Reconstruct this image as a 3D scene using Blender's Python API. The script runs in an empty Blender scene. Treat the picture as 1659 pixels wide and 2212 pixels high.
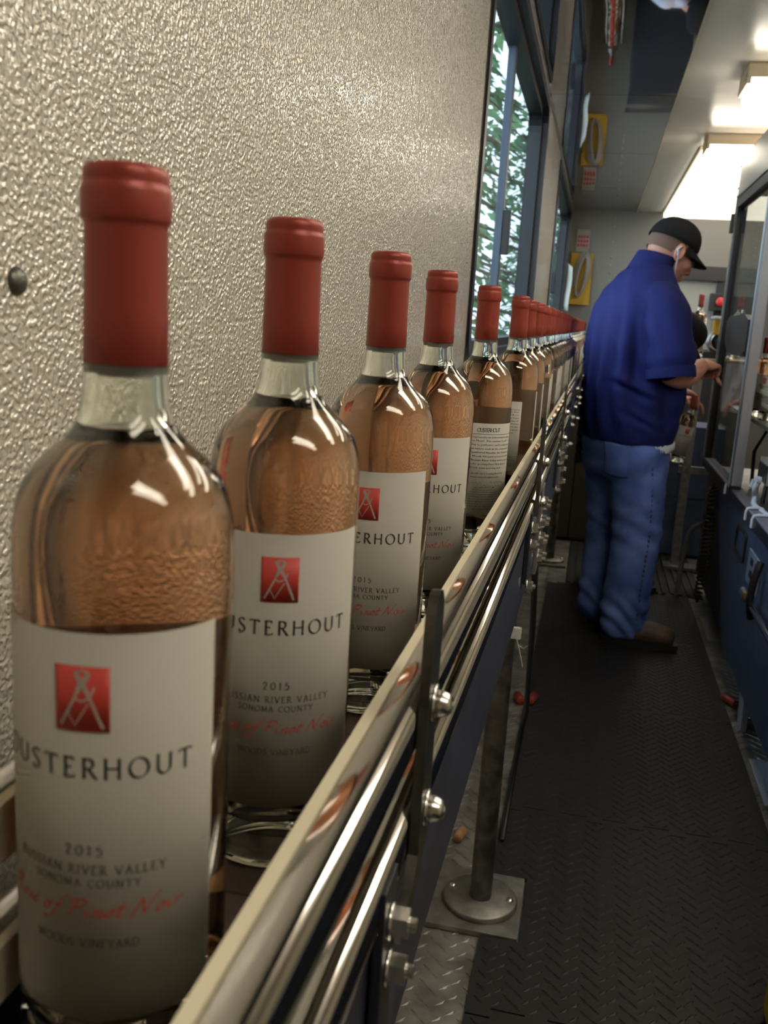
import bpy, bmesh, math, random
from mathutils import Vector, Matrix
import numpy as np
random.seed(7)
S = bpy.context.scene
COL = S.collection
PI = math.pi
EYE = 1.30                                   # camera height above the floor, the origin stands under the lens

# ------------------------------------------------------------------ camera, world, exposure
yaw, pitch, roll, FPX = 0.2086, -0.2082, 0.0608, 2005.8
_f = Vector((-math.sin(yaw) * math.cos(pitch), math.cos(yaw) * math.cos(pitch), math.sin(pitch)))
_r = Vector((math.cos(yaw), math.sin(yaw), 0)); _u = _r.cross(_f)
_r2 = _r * math.cos(roll) + _u * math.sin(roll); _u2 = -_r * math.sin(roll) + _u * math.cos(roll)
cam = bpy.data.cameras.new('camera'); cam.sensor_fit = 'HORIZONTAL'; cam.sensor_width = 36.0
cam.lens = FPX / 1659 * 36.0; cam.clip_start = 0.02; cam.clip_end = 200
cam.dof.use_dof = True; cam.dof.focus_distance = 0.95; cam.dof.aperture_fstop = 19
cam_o = bpy.data.objects.new('camera', cam); COL.objects.link(cam_o)
M = Matrix((( _r2.x, _u2.x, -_f.x, 0), (_r2.y, _u2.y, -_f.y, 0), (_r2.z, _u2.z, -_f.z, EYE), (0, 0, 0, 1)))
cam_o.matrix_world = M
S.camera = cam_o
S.view_settings.view_transform = 'Standard'; S.view_settings.look = 'None'
S.view_settings.gamma = 1.0; S.view_settings.use_curve_mapping = False
S.view_settings.exposure = 0.0
LAMP = 13.5                                   # radiance of the fluorescent lenses
W = bpy.data.worlds.new('world'); S.world = W; W.use_nodes = True
W.node_tree.nodes['Background'].inputs[0].default_value = (0.80, 0.90, 1.0, 1)
W.node_tree.nodes['Background'].inputs[1].default_value = 5.0
cy = S.cycles
cy.max_bounces = 10; cy.transmission_bounces = 10; cy.glossy_bounces = 4; cy.diffuse_bounces = 3
cy.use_adaptive_sampling = True; cy.adaptive_threshold = 0.10; cy.adaptive_min_samples = 12; cy.caustics_reflective = False
cy.transparent_max_bounces = 12; cy.use_denoising = True; cy.sample_clamp_indirect = 12.0
cy.blur_glossy = 1.0

# ------------------------------------------------------------------ helpers
def tag(o, label=None, cat=None, group=None, kind=None):
    if label: o['label'] = label
    if cat: o['category'] = cat
    if group: o['group'] = group
    if kind: o['kind'] = kind
    return o
def empty(name, loc=(0, 0, 0), rz=0, label=None, cat=None, group=None, kind=None):
    o = bpy.data.objects.new(name, None); COL.objects.link(o); o.empty_display_size = 0.05
    o.location = loc; o.rotation_euler = (0, 0, rz)
    return tag(o, label, cat, group, kind)
def link(name, me, mat=None, parent=None, smooth=None):
    o = bpy.data.objects.new(name, me); COL.objects.link(o)
    if mat is not None:
        me.materials.clear(); me.materials.append(mat)
    if parent is not None: o.parent = parent
    if smooth is not None:
        me.polygons.foreach_set('use_smooth', [smooth] * len(me.polygons))
        if smooth is True:
            pass
    return o
def copy_tree(o, parent=None):
    c = o.copy(); COL.objects.link(c)
    if parent is not None: c.parent = parent
    for ch in list(o.children): copy_tree(ch, c)
    return c

class MB:
    """collects vertices and faces of one mesh"""
    def __init__(s): s.v = []; s.f = []; s.sm = []
    def add(s, v, f, sm=False):
        n = len(s.v); s.v += [tuple(p) for p in v]
        s.f += [tuple(i + n for i in q) for q in f]; s.sm += [sm] * len(f); return s
    def box(s, x0, x1, y0, y1, z0, z1, b=0.0, mat=None):
        if x0 > x1: x0, x1 = x1, x0
        if y0 > y1: y0, y1 = y1, y0
        if z0 > z1: z0, z1 = z1, z0
        if b <= 0:
            v = [(x, y, z) for z in (z0, z1) for y in (y0, y1) for x in (x0, x1)]
            f = [(0, 2, 3, 1), (4, 5, 7, 6), (0, 1, 5, 4), (2, 6, 7, 3), (0, 4, 6, 2), (1, 3, 7, 5)]
        else:
            bm = bmesh.new(); bmesh.ops.create_cube(bm, size=1)
            for q in bm.verts:
                q.co = Vector(((x0 + x1) / 2 + q.co.x * (x1 - x0), (y0 + y1) / 2 + q.co.y * (y1 - y0), (z0 + z1) / 2 + q.co.z * (z1 - z0)))
            bmesh.ops.bevel(bm, geom=bm.edges[:], offset=b, segments=2, profile=0.7, affect='EDGES')
            bm.verts.ensure_lookup_table()
            v = [q.co[:] for q in bm.verts]; f = [[q.index for q in g.verts] for g in bm.faces]; bm.free()
        if mat is not None: v = [mat @ Vector(p) for p in v]
        return s.add(v, f)
    def tube(s, pts, r, n=12, caps=True, sm=True):
        pts = [Vector(p) for p in pts]; R = r if isinstance(r, (list, tuple)) else [r] * len(pts)
        v = []; f = []; up = None
        for i, p in enumerate(pts):
            d = (pts[min(i + 1, len(pts) - 1)] - pts[max(i - 1, 0)]).normalized()
            if up is None:
                a = Vector((0, 0, 1)) if abs(d.z) < .9 else Vector((1, 0, 0)); up = d.cross(a).normalized()
            else:
                up = (up - d * up.dot(d)).normalized()
            w = d.cross(up)
            for k in range(n):
                a = 2 * PI * k / n; v.append(p + (up * math.cos(a) + w * math.sin(a)) * R[i])
        for i in range(len(pts) - 1):
            for k in range(n):
                k2 = (k + 1) % n; f.append((i * n + k, i * n + k2, (i + 1) * n + k2, (i + 1) * n + k))
        s.add(v, f, sm)
        if caps:
            s.add(v[:n], [tuple(range(n))[::-1]]); s.add(v[-n:], [tuple(range(n))])
        return s
    def lathe(s, prof, n=32, c=(0, 0, 0), axis='z', sm=True, closed=False):
        """prof: (r, h) list, poles where r == 0"""
        v = []; f = []; rows = []
        for r, h in prof:
            if r < 1e-7:
                rows.append([len(v)]); v.append((0, 0, h))
            else:
                rows.append(list(range(len(v), len(v) + n)))
                for k in range(n):
                    a = 2 * PI * k / n; v.append((r * math.cos(a), r * math.sin(a), h))
        m = len(rows)
        for i in range(m if closed else m - 1):
            a, b = rows[i], rows[(i + 1) % m]
            for k in range(n):
                k2 = (k + 1) % n
                if len(a) == 1 and len(b) == 1: continue
                if len(a) == 1: f.append((a[0], b[k2], b[k]))
                elif len(b) == 1: f.append((a[k], a[k2], b[0]))
                else: f.append((a[k], a[k2], b[k2], b[k]))
        if axis == 'x': v = [(p[2], p[0], p[1]) for p in v]
        if axis == 'y': v = [(p[1], p[2], p[0]) for p in v]
        v = [(p[0] + c[0], p[1] + c[1], p[2] + c[2]) for p in v]
        return s.add(v, f, sm)
    def prism(s, poly, y0, y1, plane='xz', sm=False, xf=None):
        """extrude a 2-D outline"""
        n = len(poly); v = []
        for y in (y0, y1):
            for a, b in poly:
                v.append({'xz': (a, y, b), 'xy': (a, b, y), 'yz': (y, a, b)}[plane])
        f = [(k, (k + 1) % n, n + (k + 1) % n, n + k) for k in range(n)]
        if xf: v = [xf(p) for p in v]
        nn = len(s.v); s.add(v, f, sm)
        s.f += [tuple(nn + k for k in range(n))[::-1], tuple(nn + n + k for k in range(n))]; s.sm += [False, False]
        return s
    def mesh(s, name='m'):
        me = bpy.data.meshes.new(name); me.from_pydata(s.v, [], s.f); me.validate()
        if len(me.polygons) == len(s.sm): me.polygons.foreach_set('use_smooth', s.sm)
        bm = bmesh.new(); bm.from_mesh(me); bmesh.ops.recalc_face_normals(bm, faces=bm.faces[:]); bm.to_mesh(me); bm.free()
        return me
    def build(s, name, mat, parent=None):
        return link(name, s.mesh(name), mat, parent)

# ------------------------------------------------------------------ materials
def P(name, col, rough=0.5, metal=0.0, spec=0.5, bump=None, **k):
    m = bpy.data.materials.new(name); m.use_nodes = True
    nt = m.node_tree; b = nt.nodes['Principled BSDF']
    b.inputs['Base Color'].default_value = (*col, 1); b.inputs['Roughness'].default_value = rough
    b.inputs['Metallic'].default_value = metal; b.inputs['Specular IOR Level'].default_value = spec
    for a, val in k.items():
        b.inputs[a.replace('_', ' ')].default_value = val
    if bump:
        sc, st, dist = bump[:3]
        t = nt.nodes.new('ShaderNodeTexNoise'); t.inputs['Scale'].default_value = sc; t.inputs['Detail'].default_value = 3 if sc > 4 else 0.6
        c = nt.nodes.new('ShaderNodeTexCoord'); nt.links.new(c.outputs['Object'], t.inputs['Vector'])
        n = nt.nodes.new('ShaderNodeBump'); n.inputs['Strength'].default_value = st; n.inputs['Distance'].default_value = dist
        nt.links.new(t.outputs['Fac'], n.inputs['Height']); nt.links.new(n.outputs['Normal'], b.inputs['Normal'])
    return m
def vary(m, c1, c2, scale=8, detail=4, lo=.35, hi=.65, stretch=(1, 1, 1), rough=None):
    """two-tone noise in the base colour"""
    nt = m.node_tree; b = nt.nodes['Principled BSDF']
    c = nt.nodes.new('ShaderNodeTexCoord'); mp = nt.nodes.new('ShaderNodeMapping'); mp.inputs['Scale'].default_value = stretch
    t = nt.nodes.new('ShaderNodeTexNoise'); t.inputs['Scale'].default_value = scale; t.inputs['Detail'].default_value = detail
    r = nt.nodes.new('ShaderNodeValToRGB'); e = r.color_ramp.elements
    e[0].position = lo; e[0].color = (*c1, 1); e[1].position = hi; e[1].color = (*c2, 1)
    nt.links.new(c.outputs['Object'], mp.inputs['Vector']); nt.links.new(mp.outputs[0], t.inputs['Vector'])
    nt.links.new(t.outputs['Fac'], r.inputs['Fac']); nt.links.new(r.outputs['Color'], b.inputs['Base Color'])
    if rough:
        q = nt.nodes.new('ShaderNodeMapRange'); q.inputs['To Min'].default_value = rough[0]; q.inputs['To Max'].default_value = rough[1]
        nt.links.new(t.outputs['Fac'], q.inputs['Value']); nt.links.new(q.outputs[0], b.inputs['Roughness'])
    return m
def emit(name, col, st):
    m = P(name, (.8, .8, .8), .4); b = m.node_tree.nodes['Principled BSDF']
    b.inputs['Emission Color'].default_value = (*col, 1); b.inputs['Emission Strength'].default_value = st
    return m
def frp():
    m = P('pebbled_panel', (.60, .57, .48), .22, 0, 1.0, IOR=1.75, Coat_Weight=1.0, Coat_Roughness=.10)
    nt = m.node_tree; b = nt.nodes['Principled BSDF']; L = nt.links.new
    c = nt.nodes.new('ShaderNodeTexCoord')
    n1 = nt.nodes.new('ShaderNodeTexNoise'); n1.inputs['Scale'].default_value = 290; n1.inputs['Detail'].default_value = .5; n1.inputs['Distortion'].default_value = .25
    n2 = nt.nodes.new('ShaderNodeTexNoise'); n2.inputs['Scale'].default_value = 70; n2.inputs['Detail'].default_value = 1
    pw = nt.nodes.new('ShaderNodeMapRange'); pw.interpolation_type = 'SMOOTHSTEP'
    pw.inputs['From Min'].default_value = .36; pw.inputs['From Max'].default_value = .70
    ad = nt.nodes.new('ShaderNodeMath'); ad.operation = 'ADD'
    bp = nt.nodes.new('ShaderNodeBump'); bp.inputs['Strength'].default_value = .62; bp.inputs['Distance'].default_value = .0017
    L(c.outputs['Object'], n1.inputs['Vector']); L(c.outputs['Object'], n2.inputs['Vector'])
    L(n1.outputs['Fac'], pw.inputs['Value']); L(pw.outputs[0], ad.inputs[0]); L(n2.outputs['Fac'], ad.inputs[1])
    L(ad.outputs[0], bp.inputs['Height']); L(bp.outputs['Normal'], b.inputs['Normal']); L(bp.outputs['Normal'], b.inputs['Coat Normal'])
    return m
def glass(name, ior, col=(1, 1, 1), rough=0.0):
    m = bpy.data.materials.new(name); m.use_nodes = True; nt = m.node_tree
    nt.nodes.remove(nt.nodes['Principled BSDF'])
    g = nt.nodes.new('ShaderNodeBsdfGlass'); g.inputs['IOR'].default_value = ior; g.inputs['Color'].default_value = (*col, 1)
    g.inputs['Roughness'].default_value = rough
    nt.links.new(g.outputs[0], nt.nodes['Material Output'].inputs['Surface'])
    return m
def pane_glass(name, tint, refl=.06):
    """thin sheet: straight-through transmission with a Fresnel reflection"""
    m = bpy.data.materials.new(name); m.use_nodes = True; nt = m.node_tree
    nt.nodes.remove(nt.nodes['Principled BSDF'])
    t = nt.nodes.new('ShaderNodeBsdfTransparent'); t.inputs[0].default_value = (*tint, 1)
    g = nt.nodes.new('ShaderNodeBsdfGlossy'); g.inputs['Roughness'].default_value = .01
    lw = nt.nodes.new('ShaderNodeLayerWeight'); lw.inputs['Blend'].default_value = .5           # Schlick reflectance of a thin sheet
    p5 = nt.nodes.new('ShaderNodeMath'); p5.operation = 'POWER'; p5.inputs[1].default_value = 5
    fr = nt.nodes.new('ShaderNodeMath'); fr.operation = 'MULTIPLY_ADD'; fr.inputs[1].default_value = .68; fr.inputs[2].default_value = .03
    nt.links.new(lw.outputs['Facing'], p5.inputs[0]); nt.links.new(p5.outputs[0], fr.inputs[0])
    mx = nt.nodes.new('ShaderNodeMixShader')
    nt.links.new(fr.outputs[0], mx.inputs[0]); nt.links.new(t.outputs[0], mx.inputs[1]); nt.links.new(g.outputs[0], mx.inputs[2])
    nt.links.new(mx.outputs[0], nt.nodes['Material Output'].inputs['Surface'])
    return m

MT = {}
MT['frp'] = frp()
MT['ceil'] = P('gloss_white_ceiling', (.74, .70, .62), .22, 0, .5, bump=(5, .08, .02))
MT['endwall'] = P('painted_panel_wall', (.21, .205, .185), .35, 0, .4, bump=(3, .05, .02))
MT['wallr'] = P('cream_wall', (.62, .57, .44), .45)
MT['mirror'] = P('polished_steel', (.44, .44, .46), .03, 1.0, bump=(2.2, .10, .03))
MT['steel'] = vary(P('stainless_steel', (.50, .485, .46), .10, 1.0), (.44, .425, .40), (.54, .52, .49), 30, 3, stretch=(1, .03, 1))
MT['steel_dull'] = vary(P('dull_steel', (.4, .4, .39), .42, 1.0), (.30, .30, .29), (.46, .45, .43), 40, 4)
MT['zinc'] = P('zinc_bolt', (.66, .64, .60), .24, 1.0)
MT['navy'] = vary(P('navy_enamel', (.05, .07, .14), .42, 0, .4), (.046, .062, .12), (.066, .09, .16), 12, 5)
MT['dkside'] = vary(P('dark_blue_side_sheet', (.03, .035, .06), .40, .3, .5), (.026, .03, .05), (.04, .046, .075), 20, 4)
MT['black'] = P('black_plastic', (.012, .012, .014), .42)
MT['blackmetal'] = P('black_painted_metal', (.016, .018, .024), .38, 0, .5)
MT['cream'] = P('cream_wear_strip', (.62, .57, .42), .45)
MT['rubber'] = P('black_rubber', (.0105, .0104, .0102), .55, 0, .45, bump=(220, .15, .0008))
MT['plate'] = vary(P('diamond_plate', (.3, .29, .27), .45, .7), (.17, .165, .15), (.34, .33, .30), 14, 6, rough=(.35, .6))
MT['wire'] = P('pale_conduit', (.62, .66, .80), .5)
MT['red'] = P('red_capsule_foil', (.285, .040, .026), .40, .22, .5, bump=(400, .06, .0004))
MT['paper'] = P('label_paper', (.57, .56, .51), .62, 0, .3, bump=(700, .08, .0003))
def translucent(m, f, col):
    nt = m.node_tree; b = nt.nodes['Principled BSDF']; t = nt.nodes.new('ShaderNodeBsdfTranslucent'); t.inputs[0].default_value = (*col, 1)
    mx = nt.nodes.new('ShaderNodeMixShader'); mx.inputs[0].default_value = f
    nt.links.new(b.outputs[0], mx.inputs[1]); nt.links.new(t.outputs[0], mx.inputs[2]); nt.links.new(mx.outputs[0], nt.nodes['Material Output'].inputs['Surface'])
translucent(MT['paper'], .40, (.72, .68, .58))
MT['ink'] = P('black_ink', (.02, .02, .016), .6)
MT['inkgrey'] = P('grey_ink', (.06, .058, .05), .6)
MT['inkred'] = P('red_ink', (.50, .045, .035), .55)
MT['cork'] = P('cork_end', (.42, .42, .39), .7)
MT['corkb'] = P('cork', (.36, .19, .08), .8, bump=(120, .5, .002))
MT['bglass'] = glass('bottle_glass', 1.5, (.98, .99, .965))
MT['skin'] = P('skin', (.56, .27, .20), .5, 0, .4, bump=(160, .12, .001), Subsurface_Weight=.08)
MT['polo'] = P('navy_polo_cloth', (.0075, .0115, .095), .82, 0, .25, bump=(900, .25, .0006))
MT['denim'] = vary(P('denim', (.05, .085, .17), .85, 0, .2, bump=(700, .3, .0008)), (.045, .085, .27), (.13, .20, .52), 6, 4)
MT['whitecloth'] = P('white_cloth', (.55, .57, .68), .85, 0, .2)
MT['leather'] = vary(P('brown_leather', (.06, .032, .02), .6), (.045, .024, .016), (.085, .048, .032), 20, 4)
MT['capblk'] = P('black_cap_cloth', (.010, .010, .011), .85, 0, .2)
MT['hair'] = P('cropped_hair', (.16, .095, .07), .85)
MT['yellow'] = P('yellow_plastic', (.55, .34, .02), .5)
MT['lamp'] = emit('lamp_lens', (1.0, .89, .72), LAMP)
MT['channel'] = P('lamp_channel', (.60, .47, .32), .5)
MT['bark'] = P('bark', (.09, .065, .045), .9)
MT['needle'] = vary(P('needles', (.06, .13, .05), .7), (.04, .10, .05), (.17, .30, .13), 3, 3)
MT['ground'] = vary(P('outside_ground', (.12, .11, .09), .9), (.08, .08, .06), (.16, .15, .12), 2, 4)
MT['winglass'] = pane_glass('window_pane', (.86, .93, .95))
MT['doorglass'] = pane_glass('door_pane', (.80, .82, .80))
MT['stile'] = P('slate_stile', (.06, .08, .12), .4)
MT['barsteel'] = vary(P('dark_bar_steel', (.16, .16, .15), .33, 1.0), (.10, .10, .095), (.20, .195, .18), 40, 4)
MT['legsteel'] = vary(P('dark_leg_steel', (.17, .165, .15), .45, .9), (.10, .098, .09), (.21, .205, .185), 30, 5)
MT['footsteel'] = vary(P('worn_foot_steel', (.28, .275, .255), .5, .85), (.20, .195, .18), (.32, .315, .29), 30, 5)
MT['clear'] = P('clear_plastic_tie', (.55, .55, .52), .3)

# wine: refracting surface with coloured absorption inside
def wine():
    m = glass('rose_wine', 1.34); nt = m.node_tree
    a = nt.nodes.new('ShaderNodeVolumeAbsorption'); a.inputs['Color'].default_value = (.995, .58, .28, 1); a.inputs['Density'].default_value = 28.0
    nt.links.new(a.outputs[0], nt.nodes['Material Output'].inputs['Volume'])
    return m
MT['wine'] = wine()

# build in world coordinates under a parent that is only translated
def _ploc(o):
    v = Vector((0, 0, 0))
    while o is not None: v += o.location; o = o.parent
    return v
def bw(mb, name, mat, parent=None, smooth=None):
    if parent is not None:
        d = _ploc(parent); mb.v = [(p[0] - d.x, p[1] - d.y, p[2] - d.z) for p in mb.v]
    o = mb.build(name, mat, parent)
    return o
def struct(mb, name, mat, label=None, parent=None):
    o = bw(mb, name, mat, parent)
    if parent is None: tag(o, label, None, None, 'structure')
    return o

# ------------------------------------------------------------------ room shell
XW, XR, YB, YE, ZC = -.29, 2.10, -2.6, 8.15, 2.25
fl = struct(MB().box(XW - .07, XR, YB, YE, -.05, 0), 'floor', MT['plate'], 'grey diamond plate floor of the narrow aisle')
def lugs(x0, x1, y0, y1, pitch, L, w, h, z):
    mb = MB(); j = 0; y = y0
    while y < y1:
        i = 0; x = x0 + (pitch * .5 if j % 2 else 0)
        while x < x1:
            a = PI / 4 if (i + j) % 2 else -PI / 4
            c, s_ = math.cos(a), math.sin(a)
            q = [(-L, 0, 0), (0, -w, 0), (L, 0, 0), (0, w, 0), (-L * .5, 0, h), (L * .5, 0, h)]
            v = [(x + p[0] * c - p[1] * s_, y + p[0] * s_ + p[1] * c, z + p[2]) for p in q]
            mb.add(v, [(0, 1, 5, 4), (1, 2, 5), (2, 3, 4, 5), (3, 0, 4)], False); x += pitch; i += 1
        y += pitch * .5; j += 1
    return mb
o = bw(lugs(-.27, -.10, 1.2, 5.4, .044, .0165, .0045, .0024, .0), 'tread_lugs', MT['plate'], fl); o['kind'] = 'stuff'
o = bw(lugs(.57, .80, 1.5, 4.9, .044, .0165, .0045, .0024, .0), 'tread_lugs', MT['plate'], fl); o['kind'] = 'stuff'

Z1, Z2 = 1.19, 2.215                       # window opening heights
W1, W2 = (2.165, 4.24), (5.50, 7.85)
wl = empty('wall_left', (XW, 0, 0), 0, 'white pebbled plastic wall panels behind the bottles', None, None, 'structure')
mb = MB().box(XW - .05, XW, YB, W1[0] - .012, 0, ZC)
wp = bw(mb, 'wall_panel', MT['frp'], wl)
bw(MB().box(XW - .052, XW + .0015, W1[0] - .012, W1[0] - .004, Z1 - .3, ZC), 'panel_edge_gap', MT['black'], wl)  # black strip fills the dark panel gap, its shade put into the colour
for (a, b, z0, z1) in ((W1[0] - .004, W1[1], 0, Z1), (W1[0] - .004, W1[1], Z2, ZC), (W1[1], W2[0], 0, ZC), (W2[0], W2[1], 0, Z1), (W2[0], W2[1], Z2, ZC), (W2[1], YE, 0, ZC)):
    bw(MB().box(XW - .05, XW, a, b, z0, z1), 'wall_panel', MT['frp'], wl)
def bolt_head(mb, c, r, h, ax='x'):
    return mb.lathe([(0, h), (r * .45, h * .92), (r * .8, h * .62), (r, h * .15), (r, 0)], 20, c, ax)
tag(bw(bolt_head(MB(), (XW, .4335, EYE + .006), .0072, .0045), 'panel_rivet', MT['legsteel']), 'dark domed rivet head in the pebbled wall panel', 'rivet')

def rrect(y0, y1, z0, z1, r, n=4):
    out = []
    for (cy_, cz_, a0) in ((y1 - r, z1 - r, 0), (y0 + r, z1 - r, 90), (y0 + r, z0 + r, 180), (y1 - r, z0 + r, 270)):
        for k in range(n + 1):
            a = math.radians(a0 + 90 * k / n); out.append((cy_ + r * math.cos(a), cz_ + r * math.sin(a)))
    return out
def ring_prism(mb, o1, o2, x0, x1):
    n = len(o1)
    v = [(x, a, b) for x in (x0, x1) for ring in (o1, o2) for a, b in ring]
    f = []
    for k in range(n):
        k2 = (k + 1) % n
        f += [(k, k2, n + k2, n + k), (2 * n + k, 3 * n + k, 3 * n + k2, 2 * n + k2), (k, 2 * n + k, 2 * n + k2, k2), (n + k, n + k2, 3 * n + k2, 3 * n + k)]
    return mb.add(v, f)
for i, (a, b) in enumerate((W1, W2)):
    w = empty('window_%d' % (i + 1), (XW, (a + b) / 2, Z1), 0, 'black framed sliding window %s' % ('with trees outside, nearer of two' if i == 0 else 'beyond the cream wall strip'), None, None, 'structure')
    g = .0
    bw(ring_prism(MB(), rrect(a, b, Z1, Z2, .10), rrect(a + .035, b - .035, Z1 + .035, Z2 - .035, .08), XW - .052, XW + .006), 'window_frame', MT['blackmetal'], w)
    bw(ring_prism(MB(), rrect(a + .035, b - .035, Z1 + .035, Z2 - .035, .08), rrect(a + .06, b - .06, Z1 + .06, Z2 - .06, .065), XW - .075, XW - .02), 'inner_frame', MT['blackmetal'], w)
    m = a + (b - a) * .50
    bw(MB().box(XW - .070, XW - .045, m - .035, m + .01, Z1 + .05, Z2 - .05, .003), 'meeting_stile', MT['stile'], w)
    bw(MB().box(XW - .045, XW - .020, m - .03, m + .0, EYE + .22, EYE + .36, .004), 'latch_handle', MT['black'], w)
    bw(MB().box(XW - .062, XW - .058, a + .05, m - .03, Z1 + .05, Z2 - .05), 'pane', MT['winglass'], w)
    bw(MB().box(XW - .068, XW - .064, m - .03, b - .05, Z1 + .05, Z2 - .05), 'pane', MT['winglass'], w)
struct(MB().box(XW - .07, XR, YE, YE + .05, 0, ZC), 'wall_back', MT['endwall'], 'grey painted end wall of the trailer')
struct(MB().box(XR, XR + .05, YB, YE, 0, ZC), 'wall_right', MT['wallr'], 'cream wall behind the machines')
struct(MB().box(XW - .07, XR, YB - .05, YB, 0, ZC), 'wall_front', MT['wallr'], 'cream wall behind the viewer')
XM = .222                                    # edge of the polished strip of the ceiling
ce = struct(MB().box(XW - .07, XR + .05, YB - .05, YE + .05, ZC, ZC + .05), 'ceiling', MT['ceil'], 'glossy white ceiling with a polished steel strip')
yy = [YB, -1.12, .21, 1.54, 2.87, 4.20, 5.53, 6.86, YE]
for a, b in zip(yy[:-1], yy[1:]):
    bw(MB().box(XW + .001, XM, a + .0025, b - .0025, ZC - .005, ZC), 'mirror_panel', MT['mirror'], ce)
bw(MB().box(XM, XM + .006, YB, YE, ZC - .008, ZC), 'edge_trim', MT['cream'], ce)
struct(MB().box(XW, XW + .004, 4.24, YE, ZC - .02, ZC - .006), 'trim_1', MT['steel_dull'], 'thin metal trim between wall and ceiling')

# ------------------------------------------------------------------ lamps
lamp_lab = {0: 'ceiling lamp out of view behind the camera', 1: 'ceiling lamp out of view above the fifth bottle', 2: 'ceiling lamp out of view before the window', 3: 'bright ceiling lamp above the machine hood, nearer of two in view', 4: 'bright ceiling lamp just above the machine hood corner, farther of two in view'}
for i, yc in enumerate((-.15, 1.00, 2.07, 3.83, 5.08)):
    l = empty('ceiling_lamp', (1.0, yc, ZC), 0, lamp_lab.get(i, 'wide ceiling lamp with a glowing lens hidden from direct view'), 'ceiling lamp', 'fluorescent lamps on the white ceiling')
    x0, x1 = (.43, 1.60) if i > 2 else (.24, 1.41)
    bw(MB().box(x0, x1, yc - .115, yc + .115, ZC - .05, ZC, .006), 'channel', MT['channel'], l)
    prof = [(yc - .11, ZC - .05), (yc - .108, ZC - .085), (yc - .085, ZC - .108), (yc + .085, ZC - .108), (yc + .108, ZC - .085), (yc + .11, ZC - .05)]
    bw(MB().prism(prof, x0 + .015, x1 - .015, 'yz'), 'lens', MT['lamp'], l)
    for sgn, xe in ((1, x0), (-1, x1)):
        bw(MB().box(xe, xe + sgn * .014, yc - .113, yc + .113, ZC - .07, ZC - .05, .002), 'end_cap', MT['channel'], l)
    bw(MB().lathe([(0, .02), (.012, .02), (.014, 0), (0, 0)], 12, (x0 - .002, yc - .09, ZC - .045), 'x'), 'latch_knob', MT['steel_dull'], l)

l = empty('ceiling_lamp', (1.0, 6.6, ZC), 0, 'long flat glowing ceiling lamp running up to the end wall', 'ceiling lamp')
bw(MB().box(.425, 1.60, 5.30, YE - .012, ZC - .016, ZC, .003), 'channel', MT['channel'], l)
bw(MB().prism([(5.31, ZC - .014), (5.33, ZC - .045), (YE - .04, ZC - .045), (YE - .016, ZC - .014)], .435, 1.59, 'yz'), 'lens', emit('flat_lamp_lens', (1.0, .90, .74), 2.4), l)
# ------------------------------------------------------------------ outside: ground and conifers
struct(MB().box(-45, XW - .06, -6, 60, -1.2, -1.15), 'ground', MT['ground'], 'bare ground outside the windows')
def conifer(x, y, h, seed, label):
    rnd = random.Random(seed)
    t = empty('conifer_tree', (x, y, -1.15), rnd.random() * 6, label, 'tree', 'conifers outside the window')
    b = MB().tube([(0, 0, 0), (.05, .02, h * .5), (0, 0, h)], [.22, .13, .03], 8)
    b.build('trunk', MT['bark'], t)
    mb = MB(); br = MB()
    n = int(h * 17)
    for k in range(n):
        z = h * (.08 + .90 * k / n); a = rnd.random() * 2 * PI
        L = (1.9 + .5 * rnd.random()) * (1 - .62 * z / h)
        d = Vector((math.cos(a), math.sin(a), 0)); side = Vector((-d.y, d.x, 0))
        pts = [Vector((0, 0, z)) + d * L * s + Vector((0, 0, .12 * L * s - .42 * L * s * s)) for s in (0, .35, .7, 1)]
        br.tube(pts, [.03, .02, .012, .004], 5, False)
        for q in range(34):
            s = .18 + .82 * rnd.random(); i = min(int(s * 3), 2); u = s * 3 - i
            p = pts[i].lerp(pts[i + 1], u) + side * rnd.uniform(-.35, .35) * (1.15 - s * .7) + Vector((0, 0, rnd.uniform(-.16, .05)))
            sz = rnd.uniform(.07, .15)
            e1 = (d * rnd.uniform(.3, 1) + side * rnd.uniform(-1, 1) + Vector((0, 0, rnd.uniform(-.8, .1)))).normalized() * sz
            e2 = e1.cross(Vector((rnd.uniform(-1, 1), rnd.uniform(-1, 1), rnd.uniform(-1, 1)))).normalized() * sz * .30
            mb.add([p - e1 * .2, p + e1 * .35 + e2, p + e1 * 1.3, p + e1 * .4 - e2], [(0, 1, 2, 3)])
    br.build('branches', MT['bark'], t)
    f = mb.build('foliage', MT['needle'], t); f['kind'] = 'stuff'
for i, (x, y, h, lb) in enumerate(((-1.9, 9.5, 9.5, 'green conifer closest outside the sliding window'), (-2.9, 14.5, 12, 'dark conifer standing behind the nearest tree outside the window'),
                                   (-1.0, 24, 13, 'distant conifer seen beside the far window stile'), (-4.6, 20, 14, 'tall distant conifer farthest outside the window'))):
    conifer(x, y, h, 11 + i, lb)

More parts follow.
